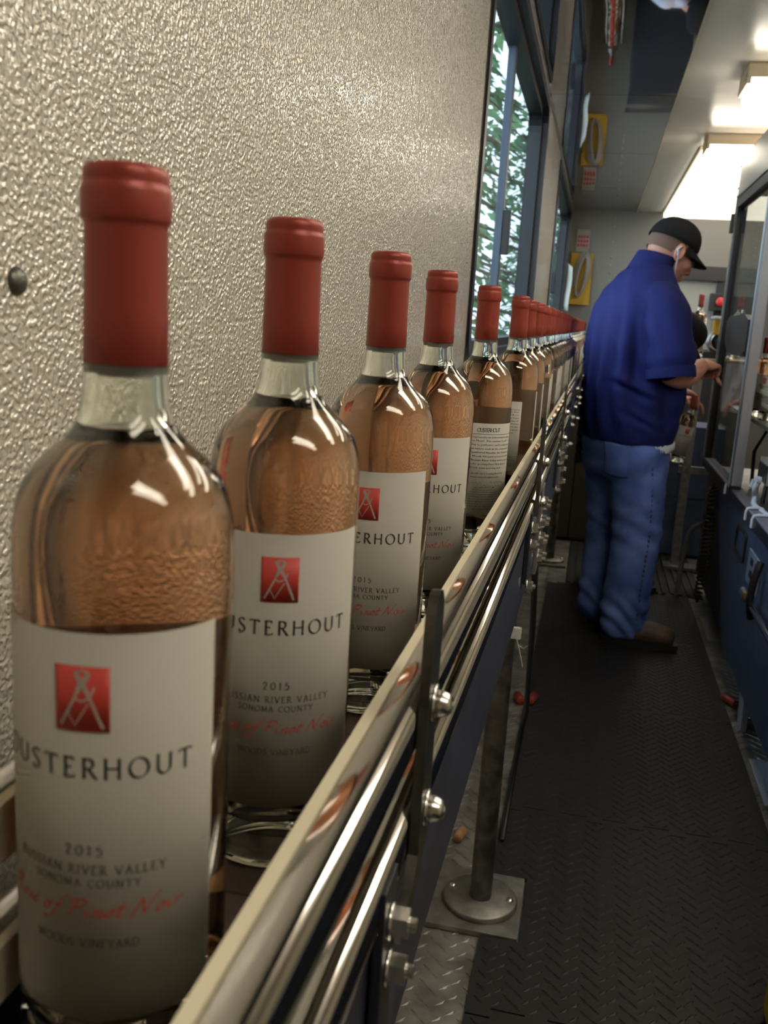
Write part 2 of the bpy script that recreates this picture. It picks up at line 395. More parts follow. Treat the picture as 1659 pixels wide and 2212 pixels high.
# ------------------------------------------------------------------ floor mats
def mat_tile(y0, y1, x0, x1, label, lab_grp, notch=None):
    t = empty('rubber_mat_tile', ((x0 + x1) / 2, (y0 + y1) / 2, 0), 0, label, 'floor mat', lab_grp)
    n = 13; pw = (x1 - x0) / n; A = .012; g = .0022
    def edge(y, off):
        out = []
        for k in range(n):
            s_ = A if k % 2 else -A; xa, xb = x0 + k * pw, x0 + (k + 1) * pw
            e = .006 if k % 2 else -.006
            out += [(xa - e + (g if 0 else 0), y + s_ + off), (xb + e, y + s_ + off)]
        out[0] = (x0, out[0][1]); out[-1] = (x1, out[-1][1])
        return out
    poly = edge(y0, g) + edge(y1, -g)[::-1]
    if notch: poly += [(x0, notch[1]), (notch[2], notch[1]), (notch[2], notch[0]), (x0, notch[0])]
    bw(MB().prism(poly, 0.0, .011, 'xy'), 'mat_body', MT['rubber'], t)
    lg_ = lugs(x0 + .02, x1 - .015, y0 + .03, y1 - .02, .037, .0145, .0045, .0024, .011)
    if notch:
        keep = [q for q in lg_.f if not any(lg_.v[i][0] < notch[2] + .005 and notch[0] - .006 < lg_.v[i][1] < notch[1] + .006 for i in q)]
        lg_.f = keep; lg_.sm = [False] * len(keep)
    l = bw(lg_, 'raised_tread', MT['rubber'], t); l['kind'] = 'stuff'
mx0, mx1 = -.112, .585
ys = [.76, 1.56, 2.35, 3.155, 3.955, 4.71]
ml = ['black rubber floor mat tile closest to the camera, cut off by the frame', 'black rubber mat tile beside the round post foot', 'black rubber mat tile between the post foot and the two red capsules',
      'black rubber mat tile on which the man in the polo stands', 'black rubber mat tile behind the boots, before the ribbed mat']
for k in range(5): mat_tile(ys[k], ys[k + 1], mx0, mx1, ml[k], 'interlocking rubber mat tiles in the aisle', (1.785, 2.025, -.027) if k == 1 else None)
rm = empty('ribbed_mat', (.25, 5.4, 0), 0, 'dark ribbed rubber runner behind the man in the polo', 'floor mat')
bw(MB().box(-.022, .66, 4.73, 5.7, 0, .005), 'mat_base', MT['rubber'], rm)
for k in range(17):
    x = -.018 + k * .04
    bw(MB().box(x, x + .018, 4.735, 5.695, .005, .013), 'rib', MT['rubber'], rm)

# ------------------------------------------------------------------ bottle conveyor
ZB = EYE - .2834                              # chain top
cv = empty('bottle_conveyor', (-.125, 3.4, 0), 0, 'long stainless bottle conveyor with double guide rails along the wall', 'conveyor')
SK = .007
def sk(x): return lambda p: (p[0] + SK * p[1], p[1], p[2])
Y0, Y1 = -.45, 7.6
def rail(xc, z, s, nm):
    """guide rail: flat top, rounded outer edge; s = +1 aisle side, -1 wall side"""
    r = .0055; w = .0165; h = .024
    prof = [(.0002, -h), (0, -h + .0002), (0, -.0003), (.0003, 0), (w - r - .0003, 0)]
    for k in range(11):
        a = PI / 2 - PI / 2 * k / 10; prof.append((w - r + r * math.cos(a), -r + r * math.sin(a)))
    prof += [(w, -r - .0003), (w, -h + .0003), (w - .0003, -h)]
    prof = [(xc + s * a, z + b) for a, b in prof]
    mb = MB().prism(prof, Y0, Y1, 'xz', True, lambda p: (p[0] + SK * p[1], p[1], p[2]))
    o = bw(mb, nm, MT['steel'], cv)
    mod = o.data
    ws = [(xc - s * .0052, z + .0012), (xc - s * .0052, z - h + .002), (xc, z - h + .002), (xc, z + .0012)]
    bw(MB().prism(ws, Y0, Y1, 'xz', False, lambda p: (p[0] + SK * p[1], p[1], p[2])), 'wear_strip', MT['cream'], o)
    return o
XR0 = -.0853                                  # inner face of the aisle side rails
rail(XR0, EYE - .184, 1, 'guide_rail'); rail(XR0, EYE - .2415, 1, 'guide_rail')
rail(-.2008, EYE - .184, -1, 'guide_rail'); rail(-.2008, EYE - .2415, -1, 'guide_rail')
skf = lambda p: (p[0] + SK * p[1], p[1], p[2])
bw(MB().prism([(-.0765, EYE - .268), (-.0765, EYE - .385), (-.0730, EYE - .385), (-.0730, EYE - .268)], Y0, Y1, 'xz', False, skf), 'side_frame', MT['dkside'], cv)
bw(MB().prism([(-.2085, EYE - .268), (-.2085, EYE - .385), (-.2050, EYE - .385), (-.2050, EYE - .268)], Y0, Y1, 'xz', False, skf), 'side_frame', MT['dkside'], cv)
bw(MB().prism([(-.2050, EYE - .33), (-.2050, EYE - .336), (-.0765, EYE - .336), (-.0765, EYE - .33)], Y0, Y1, 'xz', False, skf), 'drip_tray', MT['steel_dull'], cv)
pitch = .0381; y = Y0
slat = MB().box(-.044, .044, .0006, pitch - .0006, -.0045, 0, .0008).mesh('chain_slat'); slat.materials.append(P('brown_chain_plastic', (.075, .055, .045), .42))
while y < Y1 - .1:
    o = bpy.data.objects.new('chain_slat', slat); COL.objects.link(o); o.parent = cv
    o.location = Vector((-.1405 + SK * y, y, ZB)) - cv.location; y += pitch
bw(MB().prism([(-.184, ZB - .0047), (-.184, ZB - .02), (-.097, ZB - .02), (-.097, ZB - .0047)], Y0, Y1, 'xz', False, skf), 'chain_bed', MT['blackmetal'], cv)

def hexhead(mb, c, r, h, ax='x', rot=0):
    n = 6; v = []
    for hh in (0, h):
        for k in range(n):
            a = 2 * PI * k / n + rot; v.append((hh, r * math.cos(a), r * math.sin(a)))
    v = [(p[0] + c[0], p[1] + c[1], p[2] + c[2]) for p in v]
    return mb.add(v, [tuple(range(6)), tuple(range(6, 12))] + [(k, (k + 1) % 6, 6 + (k + 1) % 6, 6 + k) for k in range(6)])
def bracket(yb):
    x0 = XR0 + .0175 + SK * yb                # outside of the rail
    pts = []
    zt, zb = EYE - .128, EYE - .262
    for k in range(9):
        a = PI * k / 8; pts.append((yb + .014 * math.cos(a), zt - .014 + .014 * math.sin(a)))
    pts += [(yb - .014, zb), (yb - .026, zb - .012), (yb - .050, zb - .015), (yb - .050, zb - .024), (yb - .022, zb - .024), (yb + .004, zb - .012), (yb + .014, zb)]
    b = bw(MB().prism(pts, x0, x0 + .005, 'yz'), 'rail_bracket', MT['barsteel'], cv)
    for zz in (EYE - .186, EYE - .243):
        bw(MB().lathe([(0, .0016), (.0095, .0016), (.0095, 0), (0, 0)], 20, (x0 + .005, yb, zz), 'x'), 'washer', MT['zinc'], b)
        bw(MB().lathe([(0, .0085), (.0022, .0084), (.0025, .0060), (.0035, .0082), (.0058, .0060), (.0068, .0022), (.0068, 0), (0, 0)], 20, (x0 + .0066, yb, zz), 'x'), 'button_bolt', MT['zinc'], b)
        bw(MB().tube([(x0 - .012, yb, zz - .006), (x0, yb, zz - .006)], .004, 10), 'spacer', MT['zinc'], b)
    c = bw(MB().box(x0 - .004, x0 + .001, yb - .072, yb - .046, EYE - .345, EYE - .247, .001), 'clamp_plate', MT['blackmetal'], cv)
    for zz in (EYE - .268, EYE - .292, EYE - .350):
        bw(MB().lathe([(0, .0015), (.0085, .0015), (.0085, 0), (0, 0)], 18, (x0 + .001, yb - .059, zz), 'x'), 'washer', MT['zinc'], c)
        bw(hexhead(MB(), (x0 + .0025, yb - .059, zz), .0072, .0075, rot=.3), 'hex_bolt', MT['zinc'], c)
        bw(MB().tube([(x0 + .010, yb - .059, zz), (x0 + .0135, yb - .059, zz)], .0034, 10), 'bolt_end', MT['zinc'], c)
for yb in (.428, 1.30, 2.10, 2.95, 3.8, 4.7): bracket(yb)
# joint of two rail lengths with black seams and cluster of hex nuts
for yb in (1.52, 2.32):
    x0 = -.0730 + SK * yb
    c = bw(MB().box(x0, x0 + .006, yb - .03, yb + .03, EYE - .40, EYE - .255, .001), 'splice_plate', MT['steel_dull'], cv)
    for dy in (-.018, .018):
        for zz in (.285, .315, .345, .375):
            bw(hexhead(MB(), (x0 + .006, yb + dy, EYE - zz), .0075, .008, rot=dy * 30), 'hex_bolt', MT['zinc'], c)
            bw(MB().tube([(x0 + .014, yb + dy, EYE - zz), (x0 + .020, yb + dy, EYE - zz)], .004, 8), 'bolt_end', MT['zinc'], c)
for yb in (1.9, 5.15):
    lg = bw(MB().tube([(-.125, yb, .02), (-.125, yb, EYE - .386)], .0245, 24), 'support_leg', MT['legsteel'], cv)
    bw(MB().box(-.236, -.032, yb - .11, yb + .12, .002, .014, .003), 'base_plate', MT['footsteel'], lg)
    bw(MB().lathe([(0, .014), (.080, .014), (.084, .010), (.084, 0), (0, 0)], 40, (-.125, yb, .0145)), 'round_flange', MT['footsteel'], lg)
    for sx, sy in ((-.066, .02), (.066, -.0)):
        bw(bolt_head(MB(), (-.125 + sx, yb + sy, .0285), .009, .006, 'z'), 'flange_screw', MT['zinc'], lg)
# dark cable hanging from the frame down to the mat edge
pts = [(-.066, 1.62, EYE - .36), (-.060, 1.70, EYE - .55), (-.066, 1.98, EYE - .85), (-.080, 2.25, .30), (-.098, 2.24, .05), (-.10, 2.16, .018)]
bw(MB().tube(pts, .006, 8), 'hanging_cable', MT['black'], cv)
# clear cable tie round the top of the post
zt = empty('cable_tie', (-.098, 1.885, EYE - .63), 0, 'clear cable tie with loose ends at the top of the post', 'cable tie')
bw(MB().box(-.112, -.088, 1.868, 1.878, EYE - .645, EYE - .62, .002), 'tie_block', MT['clear'], zt)
for q in ([(-.097, 1.866, EYE - .64), (-.088, 1.862, EYE - .665), (-.078, 1.86, EYE - .70)], [(-.093, 1.866, EYE - .655), (-.080, 1.86, EYE - .660), (-.068, 1.858, EYE - .648)], [(-.110, 1.868, EYE - .648), (-.120, 1.864, EYE - .665), (-.128, 1.862, EYE - .655)]):
    bw(MB().tube(q, .0008, 5), 'loose_end', MT['clear'], zt)

# ------------------------------------------------------------------ lettering engine (pen strokes laid on a cylinder)
def arc(cx, cy_, rx, ry, a0, a1, n=14):
    return [(cx + rx * math.cos(math.radians(a0 + (a1 - a0) * k / n)), cy_ + ry * math.sin(math.radians(a0 + (a1 - a0) * k / n))) for k in range(n + 1)]
def smooth(pts, n=7):
    out = []
    for i in range(len(pts) - 1):
        p0 = pts[max(i - 1, 0)]; p1 = pts[i]; p2 = pts[i + 1]; p3 = pts[min(i + 2, len(pts) - 1)]
        for k in range(n):
            t = k / n
            out.append(tuple(.5 * (2 * b + (c - a) * t + (2 * a - 5 * b + 4 * c - d) * t * t + (3 * b - a - 3 * c + d) * t ** 3) for a, b, c, d in zip(p0, p1, p2, p3)))
    return out + [pts[-1]]
G = {  # capitals: (advance, strokes, serif feet)
 'O': (.98, [arc(.49, .5, .43, .5, 90, 450, 32)], []),
 'U': (.88, [[(.14, 1), (.14, .36)] + arc(.44, .36, .30, .36, 180, 360), [(.74, .34), (.74, 1)]], [(.14, 1), (.74, 1)]),
 'S': (.62, [smooth([(.50, .86), (.36, .99), (.16, .93), (.11, .75), (.24, .58), (.42, .45), (.52, .26), (.42, .05), (.22, .0), (.08, .15)])], []),
 'T': (.80, [[(.40, 0), (.40, .98)], [(.06, .86), (.08, .97), (.72, .97), (.74, .86)]], [(.40, 0)]),
 'E': (.66, [[(.15, 0), (.15, 1)], [(.15, .98), (.52, .98), (.54, .86)], [(.15, .52), (.44, .52)], [(.15, .02), (.55, .02), (.58, .15)]], [(.12, 0), (.12, 1)]),
 'R': (.74, [[(.15, 0), (.15, 1)], [(.15, .98), (.36, .98)] + arc(.36, .74, .20, .24, 90, -90) + [(.15, .50)], [(.34, .50), (.70, .0)]], [(.15, 0), (.12, 1), (.70, 0)]),
 'H': (.92, [[(.16, 0), (.16, 1)], [(.76, 0), (.76, 1)], [(.16, .52), (.76, .52)]], [(.16, 0), (.16, 1), (.76, 0), (.76, 1)]),
 'A': (.84, [[(.10, 0), (.41, 1)], [(.41, 1), (.74, 0)], [(.22, .36), (.62, .36)]], [(.10, 0), (.74, 0)]),
 'I': (.36, [[(.18, 0), (.18, 1)]], [(.18, 0), (.18, 1)]),
 'N': (.90, [[(.14, 0), (.14, 1)], [(.14, 1), (.76, 0)], [(.76, 0), (.76, 1)]], [(.14, 0), (.12, 1), (.76, 1)]),
 'V': (.82, [[(.08, 1), (.41, 0)], [(.41, 0), (.74, 1)]], [(.08, 1), (.74, 1)]),
 'L': (.62, [[(.15, 0), (.15, 1)], [(.15, .02), (.52, .02), (.56, .16)]], [(.15, 1), (.12, 0)]),
 'Y': (.78, [[(.06, 1), (.39, .48)], [(.72, 1), (.39, .48)], [(.39, .48), (.39, 0)]], [(.06, 1), (.72, 1), (.39, 0)]),
 'M': (1.02, [[(.12, 0), (.18, 1)], [(.18, 1), (.50, .12)], [(.50, .12), (.82, 1)], [(.82, 1), (.90, 0)]], [(.12, 0), (.90, 0), (.16, 1), (.84, 1)]),
 'C': (.80, [arc(.48, .5, .38, .5, 48, 312, 22)], []),
 'D': (.88, [[(.15, 0), (.15, 1)], [(.15, .98), (.36, .98)] + arc(.36, .5, .42, .48, 90, -90, 18) + [(.15, .02)]], [(.12, 0), (.12, 1)]),
 'W': (1.14, [[(.06, 1), (.33, 0)], [(.33, 0), (.57, 1)], [(.57, 1), (.82, 0)], [(.82, 0), (1.06, 1)]], [(.06, 1), (1.06, 1), (.57, 1)]),
 '2': (.62, [smooth([(.10, .74), (.14, .92), (.32, 1.0), (.50, .88), (.49, .66), (.30, .32), (.08, .02)]), [(.08, .02), (.56, .02)]], []),
 '0': (.74, [arc(.37, .5, .30, .5, 90, 450, 28)], []),
 '1': (.40, [[(.20, 0), (.20, 1)], [(.20, 1), (.08, .86)]], []),
 '5': (.60, [[(.50, .98), (.18, .98), (.15, .58)], smooth([(.15, .58), (.34, .64), (.52, .50), (.52, .20), (.34, .01), (.08, .04)])], []),
 ' ': (.45, [], []),
}
SC = {  # slanted pen script, x already sheared below
 'R': (.80, [[(.18, 0), (.24, .5), (.26, .96)], [(.02, .86), (.20, 1.02), (.48, 1.0), (.56, .80), (.40, .58), (.24, .52)], [(.30, .52), (.48, .25), (.62, .02), (.80, .06)]]),
 'o': (.44, [[(.22, .44), (.08, .34), (.05, .14), (.15, .0), (.28, .08), (.32, .28), (.22, .44), (.40, .40)]]),
 's': (.34, [[(.02, .02), (.16, .30), (.22, .46), (.24, .30), (.28, .12), (.16, .0), (.04, .04)]]),
 'e': (.36, [[(.03, .18), (.20, .26), (.27, .38), (.18, .45), (.06, .30), (.06, .08), (.18, .0), (.36, .12)], [(.20, .56), (.32, .74)]]),
 'f': (.42, [[(.62, 1.06), (.44, 1.10), (.32, .86), (.22, .30), (.12, -.28), (-.06, -.52), (-.26, -.50)], [(.08, .42), (.42, .44)]]),
 'P': (.74, [[(.14, -.04), (.20, .5), (.26, .96)], [(.0, .80), (.16, 1.0), (.46, 1.04), (.62, .86), (.50, .60), (.24, .48)]]),
 'i': (.36, [[(.04, .40), (.08, .20), (.10, .02), (.26, .10)], [(.17, .60), (.23, .70)]]),
 'n': (.44, [[(.04, .44), (.06, .2), (.05, 0)], [(.06, .2), (.20, .42), (.28, .40), (.27, .14), (.32, .0), (.44, .10)]]),
 't': (.32, [[(.16, .86), (.12, .40), (.10, .08), (.18, .0), (.32, .10)], [(.0, .50), (.34, .54)]]),
 'N': (.98, [[(.02, -.12), (.12, .4), (.22, .98)], [(.22, .98), (.38, .5), (.54, .02)], [(.54, .02), (.66, .6), (.80, 1.10), (.92, 1.14)]]),
 'r': (.42, [[(.05, .44), (.07, .2), (.05, 0)], [(.06, .2), (.18, .40), (.34, .44)]]),
 ' ': (.30, []),
}
def pen(mb, pts, w0, w1, nib=25, taper=False):
    """ribbon of quads whose width follows a broad nib"""
    # resample long segments so the text can follow the cylinder
    q = [pts[0]]
    for a, b in zip(pts[:-1], pts[1:]):
        d = math.dist(a, b); k = max(1, int(d / .0035))
        q += [(a[0] + (b[0] - a[0]) * i / k, a[1] + (b[1] - a[1]) * i / k) for i in range(1, k + 1)]
    n = len(q); v = []
    for i in range(n):
        a, b = q[max(i - 1, 0)], q[min(i + 1, n - 1)]
        dx, dy = b[0] - a[0], b[1] - a[1]; L = math.hypot(dx, dy) or 1e-9
        th = math.atan2(dy, dx); w = w0 + (w1 - w0) * abs(math.sin(th - math.radians(nib)))
        nx, ny = -dy / L * w / 2, dx / L * w / 2
        v += [(q[i][0] + nx, q[i][1] + ny), (q[i][0] - nx, q[i][1] - ny)]
    nn = len(mb.v); mb.v += v
    mb.f += [(nn + 2 * i, nn + 2 * i + 1, nn + 2 * i + 3, nn + 2 * i + 2) for i in range(n - 1)]; mb.sm += [False] * (n - 1)
def caps(mb, text, xc, z, h, width, w0=.045, w1=.13, serif=.085):
    adv = sum(G[c][0] for c in text); nat = adv * h
    track = (width - nat) / max(1, len(text) - 1)
    x = xc - width / 2
    for c in text:
        a, st, sf = G[c]
        for s_ in st: pen(mb, [(x + p[0] * h, z + p[1] * h) for p in s_], w0 * h, w1 * h)
        for (sx, sy) in sf:
            yv = z + (sy * h if sy == 0 else sy * h)
            pen(mb, [(x + (sx - serif) * h, yv), (x + (sx + serif) * h, yv)], w0 * h, w0 * h)
        x += a * h + track
def script(mb, text, xc, z, h, width, w0=.05, w1=.11):
    nat = sum(SC[c][0] for c in text) * h; k = width / nat; x = xc - width / 2
    for c in text:
        a, st = SC[c]
        for s_ in st:
            pen(mb, [(x + (p[0] * k + p[1] * .42 - .1) * h, z + p[1] * h) for p in smooth(s_, 5)], w0 * h, w1 * h, 40)
        x += a * h * k
RB = .0380                                     # bottle body radius
def wrap(mb, off, base=0.0):
    """flat (arc length, height) -> cylinder of the bottle, label centre towards local -Y"""
    R = RB + off
    mb.v = [(R * math.sin(base + p[0] / RB), -R * math.cos(base + p[0] / RB), p[1]) for p in mb.v]
    return mb
def strip(x0, x1, z0, z1, nx=40):
    mb = MB(); v = []; 
    for k in range(nx + 1):
        x = x0 + (x1 - x0) * k / nx; v += [(x, z0), (x, z1)]
    mb.v = v; mb.f = [(2 * k, 2 * k + 2, 2 * k + 3, 2 * k + 1) for k in range(nx)]; mb.sm = [True] * nx
    return mb
def label_shell(x0, x1, z0, z1, base, nx=56):
    ri, ro = RB + .00008, RB + .00024; v = []; f = []
    for k in range(nx + 1):
        a = base + (x0 + (x1 - x0) * k / nx) / RB
        for r in (ri, ro):
            for z in (z0, z1): v.append((r * math.sin(a), -r * math.cos(a), z))
    for k in range(nx):
        i = 4 * k; j = i + 4
        f += [(i, j, j + 1, i + 1), (i + 2, i + 3, j + 3, j + 2), (i, i + 2, j + 2, j), (i + 1, j + 1, j + 3, i + 3)]
    f += [(0, 1, 3, 2), (4 * nx, 4 * nx + 2, 4 * nx + 3, 4 * nx + 1)]
    return MB().add(v, f, True)

# ------------------------------------------------------------------ the bottle
HB = .325
outer = [(0, .040), (.007, .0390), (.0140, .0345), (.0200, .0250), (.0245, .0120), (.0272, .0040), (.0296, .0004), (.0330, .0004), (.0358, .0022), (.0374, .0055), (.0380, .0095), (.0380, .05), (.0380, .10), (.0380, .15), (.0380, .188),
         (.03795, .196), (.0377, .204), (.0371, .2105), (.0358, .217), (.0336, .2225), (.0300, .2275), (.0257, .232), (.0214, .236), (.0180, .240), (.0158, .2445), (.0147, .250), (.0143, .257), (.01405, .2625), (.0132, .285), (.0130, .306), (.0129, .322), (.0122, .3242)]
inner = [(.0094, .3242), (.0094, .30), (.0095, .264), (.0098, .257), (.0104, .250), (.0117, .2445), (.0140, .240), (.0176, .236), (.0222, .232), (.0266, .2275), (.0302, .2225), (.0324, .217), (.0338, .2105), (.0346, .204), (.0350, .196), (.0352, .188),
         (.0352, .15), (.0352, .10), (.0352, .05), (.0350, .034), (.0336, .0285), (.0310, .0265), (.0280, .0290), (.0230, .0380), (.0165, .0450), (.008, .0480), (0, .0488)]
FILL = .2412
def dense(pr, n=3):
    o = [pr[0]]
    for i in range(len(pr) - 1):
        p0 = pr[max(i - 1, 0)]; p1 = pr[i]; p2 = pr[i + 1]; p3 = pr[min(i + 2, len(pr) - 1)]
        seg = math.dist(p1, p2); m = n if seg < .012 else 1
        for k in range(1, m + 1):
            t = k / m
            if k == m: o.append(p2); continue
            o.append(tuple(max(0, .5 * (2 * b + (c - a) * t + (2 * a - 5 * b + 4 * c - d) * t * t + (3 * b - a - 3 * c + d) * t ** 3)) for a, b, c, d in zip(p0, p1, p2, p3)))
    return o
def make_bottle():
    t = empty('wine_bottle')
    g = MB().lathe(dense(outer) + dense(inner), 72); g.build('glass', MT['bglass'], t)
    e = .00012
    wi = [(0, FILL - .0006)]
    rr = [p for p in inner]
    # radius at the fill height
    for a, b in zip(rr[:-1], rr[1:]):
        if a[1] >= FILL > b[1]: rf = a[0] + (b[0] - a[0]) * (a[1] - FILL) / (a[1] - b[1])
    wi += [(rf * .8, FILL - .0005), (rf * .95, FILL - .0001), (rf + e, FILL)]
    low = [(p[0] + e if p[0] > 0 else 0, p[1] - e * (1 if p[1] < .0495 and p[0] < .0345 else 0)) for p in rr if p[1] < FILL - .0005]
    MB().lathe(wi + dense(low), 72).build('wine', MT['wine'], t)
    MB().lathe([(0, .3238), (.0098, .3238), (.0098, .2595), (.0094, .2582), (0, .2580)], 32).build('cork', MT['cork'], t)
    cp = [(0, .3262), (.0105, .3262), (.0128, .3256), (.0138, .3240), (.01395, .3220), (.0138, .3205), (.01385, .3198), (.0144, .3190), (.0147, .3175), (.01475, .3130), (.0147, .3095), (.0143, .3083), (.0137, .3076), (.0136, .3060), (.0137, .295), (.0139, .278), (.0142, .2624), (.0140, .2622), (.0137, .278), (.0134, .295), (.0132, .306), (.0131, .322), (0, .3246)]
    MB().lathe(cp, 64).build('capsule', MT['red'], t)
    # front label
    LW = .0472
    fl_ = label_shell(-LW, LW, .037, .179, 0).build('front_label', MT['paper'], t)
    em = label_shell(-.0090, .0090, .1455, .1680, 0, 12)
    em.v = [(p[0] * (1 + .0003 / RB), p[1] * (1 + .0003 / RB), p[2]) for p in em.v]; em.build('emblem', MT['inkred'], fl_)
    mb = MB(); c0, k = .1455, .0225
    def E_(pts, w): pen(mb, [(x * .018 - .009, c0 + z * k) for x, z in pts], w, w)
    E_([(.46, .74), (.36, .50), (.10, .08)], .0009); E_([(.54, .74), (.66, .50), (.88, .06)], .0011)
    E_([(.60, .62), (.30, .30)], .0006) if False else None
    E_([(.40, .90), (.50, .72), (.62, .56)], .0012); E_([(.62, .90), (.50, .72), (.40, .58)], .0012)
    E_([(.38, .895), (.46, .925), (.56, .925), (.64, .895)], .0010); E_([(.40, .90), (.44, .82), (.52, .70)], .0016); E_([(.62, .90), (.58, .82), (.50, .70)], .0016)
    E_([(.24, .28), (.37, .09), (.62, .44)], .0005)
    E_(smooth([(.38, .52), (.46, .47), (.56, .49), (.66, .56), (.73, .70)]), .0007)
    wrap(mb, .00062).build('emblem_figure', MT['paper'], fl_)
    mb = MB(); caps(mb, 'OUSTERHOUT', 0, .1290, .0071, .0740, .055, .15); wrap(mb, .00045).build('brand_lettering', MT['ink'], fl_)
    mb = MB(); caps(mb, '2015', 0, .1008, .0036, .0128, .08, .16)
    caps(mb, 'RUSSIAN RIVER VALLEY', 0, .0938, .0033, .0550, .075, .15); caps(mb, 'SONOMA COUNTY', 0, .0890, .0029, .0380, .075, .15)
    caps(mb, 'WOODS VINEYARD', 0, .0660, .0031, .0375, .075, .15)
    wrap(mb, .00045).build('small_lettering', MT['inkgrey'], fl_)
    mb = MB(); script(mb, 'Rose of Pinot Noir', 0, .0778, .0062, .0690, .05, .13); wrap(mb, .00045).build('script_lettering', MT['inkred'], fl_)
    # back label
    bl = label_shell(-.040, .040, .052, .1635, PI).build('back_label', MT['paper'], t)
    mb = MB(); caps(mb, 'OUSTERHOUT', 0, .1535, .0044, .030, .07, .15)
    for zz in (.1505, .0765): pen(mb, [(-.037, zz), (.037, zz)], .0004, .0004)
    rnd = random.Random(3)
    wrap(mb, .00045, PI).build('brand_lettering', MT['ink'], bl)
    def para(lines, name, italic=False):
        out = MB()
        for (s_, z, h, wmax) in lines:
            cu = bpy.data.curves.new('t', 'FONT'); cu.body = s_; cu.size = h * 1.42; cu.align_x = 'CENTER'; cu.resolution_u = 1
            ob = bpy.data.objects.new('t', cu); COL.objects.link(ob)
            dg = bpy.context.evaluated_depsgraph_get(); me = bpy.data.meshes.new_from_object(ob.evaluated_get(dg))
            vs = [v_.co.copy() for v_ in me.vertices]
            if vs:
                wd = max(v_.x for v_ in vs) - min(v_.x for v_ in vs); sx = wmax / wd if wmax else .92
                out.add([(v_.x * sx, z + v_.y, 0) for v_ in vs], [tuple(p_.vertices) for p_ in me.polygons])
            bpy.data.objects.remove(ob); bpy.data.curves.remove(cu); bpy.data.meshes.remove(me)
        wrap(out, .00045, PI).build(name, MT['ink'], bl)
    P9 = ['Our logo represents an instrument to draw', 'the "Golden Mean". This number (1.618...) is', 'a relationship to perfection and beauty found', 'throughout nature such as the sequence of', 'forms, a chambered Nautilus, the Parthenon', 'of beauty. Woods Vineyard is located on the', 'tip of the Russian River Valley and is a great']
    ln = [(s_, .1460 - i * .0047, .0024, .072) for i, s_ in enumerate(P9)]
    ln += [('location for growing Pinot Noir grapes.', .1131, .0024, .060), ('Drink wine and sing well', .1084, .0024, .040), ('We would enjoy hearing from you', .1015, .0024, .050), ('www.ousterhoutwine.com', .0970, .0024, .038), ('333 CASES PRODUCED', .0842, .0018, .026), ('PRODUCED AND BOTTLED BY', .0812, .0015, .030), ('OUSTERHOUT WINE, HEALDSBURG', .0786, .0015, .038)]
    W6 = ['GOVERNMENT WARNING: (1) ACCORDING TO THE SURGEON', 'GENERAL, WOMEN SHOULD NOT DRINK ALCOHOLIC BEVERAGES', 'DURING PREGNANCY BECAUSE OF THE RISK OF BIRTH DEFECTS.', '(2) CONSUMPTION OF ALCOHOLIC BEVERAGES IMPAIRS YOUR', 'ABILITY TO DRIVE A CAR OR OPERATE MACHINERY, AND MAY', 'CAUSE HEALTH PROBLEMS.']
    ln += [(s_, .0728 - i * .0031, .0019, .072 if i < 5 else .030) for i, s_ in enumerate(W6)]
    para(ln, 'paragraph_lettering')
    mb = MB()
    for (x0, x1, z) in ((-.028, -.004, .0905), (.006, .027, .0915), (-.002, .022, .0868)):
        pts = [(x0 + (x1 - x0) * k / 16, z + .0011 * math.sin(k * 1.9) * (1 + .9 * math.cos(k * .7 + x0 * 90))) for k in range(17)]
        pen(mb, smooth(pts, 4), .00018, .00035)
    wrap(mb, .00045, PI).build('signature_strokes', MT['inkgrey'], bl)
    return t
B0 = make_bottle()
first = [True]
def bottle(x, y, z, off, label, group=None, back=False, rz=None):
    o = B0 if first[0] else copy_tree(B0); first[0] = False
    o.location = (x, y, z)
    r0 = math.atan2(-x, y)
    o.rotation_euler = (0, 0, (r0 + math.radians(off) + (PI if back else 0)) if rz is None else rz)
    for k in ('label', 'category', 'group'):
        if k in o: del o[k]
    return tag(o, label, 'wine bottle', group)
GR = 'rose bottles in single file on the conveyor'
row = [(-.1542, .2919, -20.7, False, 'largest rose bottle in front, its whole front label blurred and closest to the camera'),
       (-.1465, .4448, -1, False, 'second rose bottle of the row, red emblem centred, behind the largest one'),
       (-.1424, .6453, -11, False, 'third rose bottle of the row, standing just behind the first rail bracket'),
       (-.1403, .8565, -3, False, 'fourth rose bottle of the row, last one showing a front label'),
       (-.1301, 1.1533, 20, True, 'fifth rose bottle of the row, back label with text turned to the camera'),
       (-.1202, 1.5122, -36, True, 'sixth rose bottle of the row, back label half hidden by its neighbour')]
for x, y, a, bk, lb in row: bottle(x, y, ZB, a, lb, GR, bk)
names = ['seventh', 'eighth', 'ninth', 'tenth', 'eleventh', 'twelfth']
y = 1.72; k = 0; rnd = random.Random(5)
while y < 6.9:
    x = -.1245 + .0052 * (y - 1.1) + rnd.uniform(-.003, .003)
    lb = '%s rose bottle of the conveyor row counted from the camera' % names[k] if k < 6 else 'rose bottle in the crowded far run of the conveyor row'
    bottle(x, y, ZB, rnd.uniform(-62, -30), lb, GR, True)
    y += rnd.uniform(.135, .165) + (.04 if k < 2 else 0); k += 1
bottle(-.093, 7.42, ZB, 10, 'lone rose bottle past a gap at the far end of the conveyor row', GR)

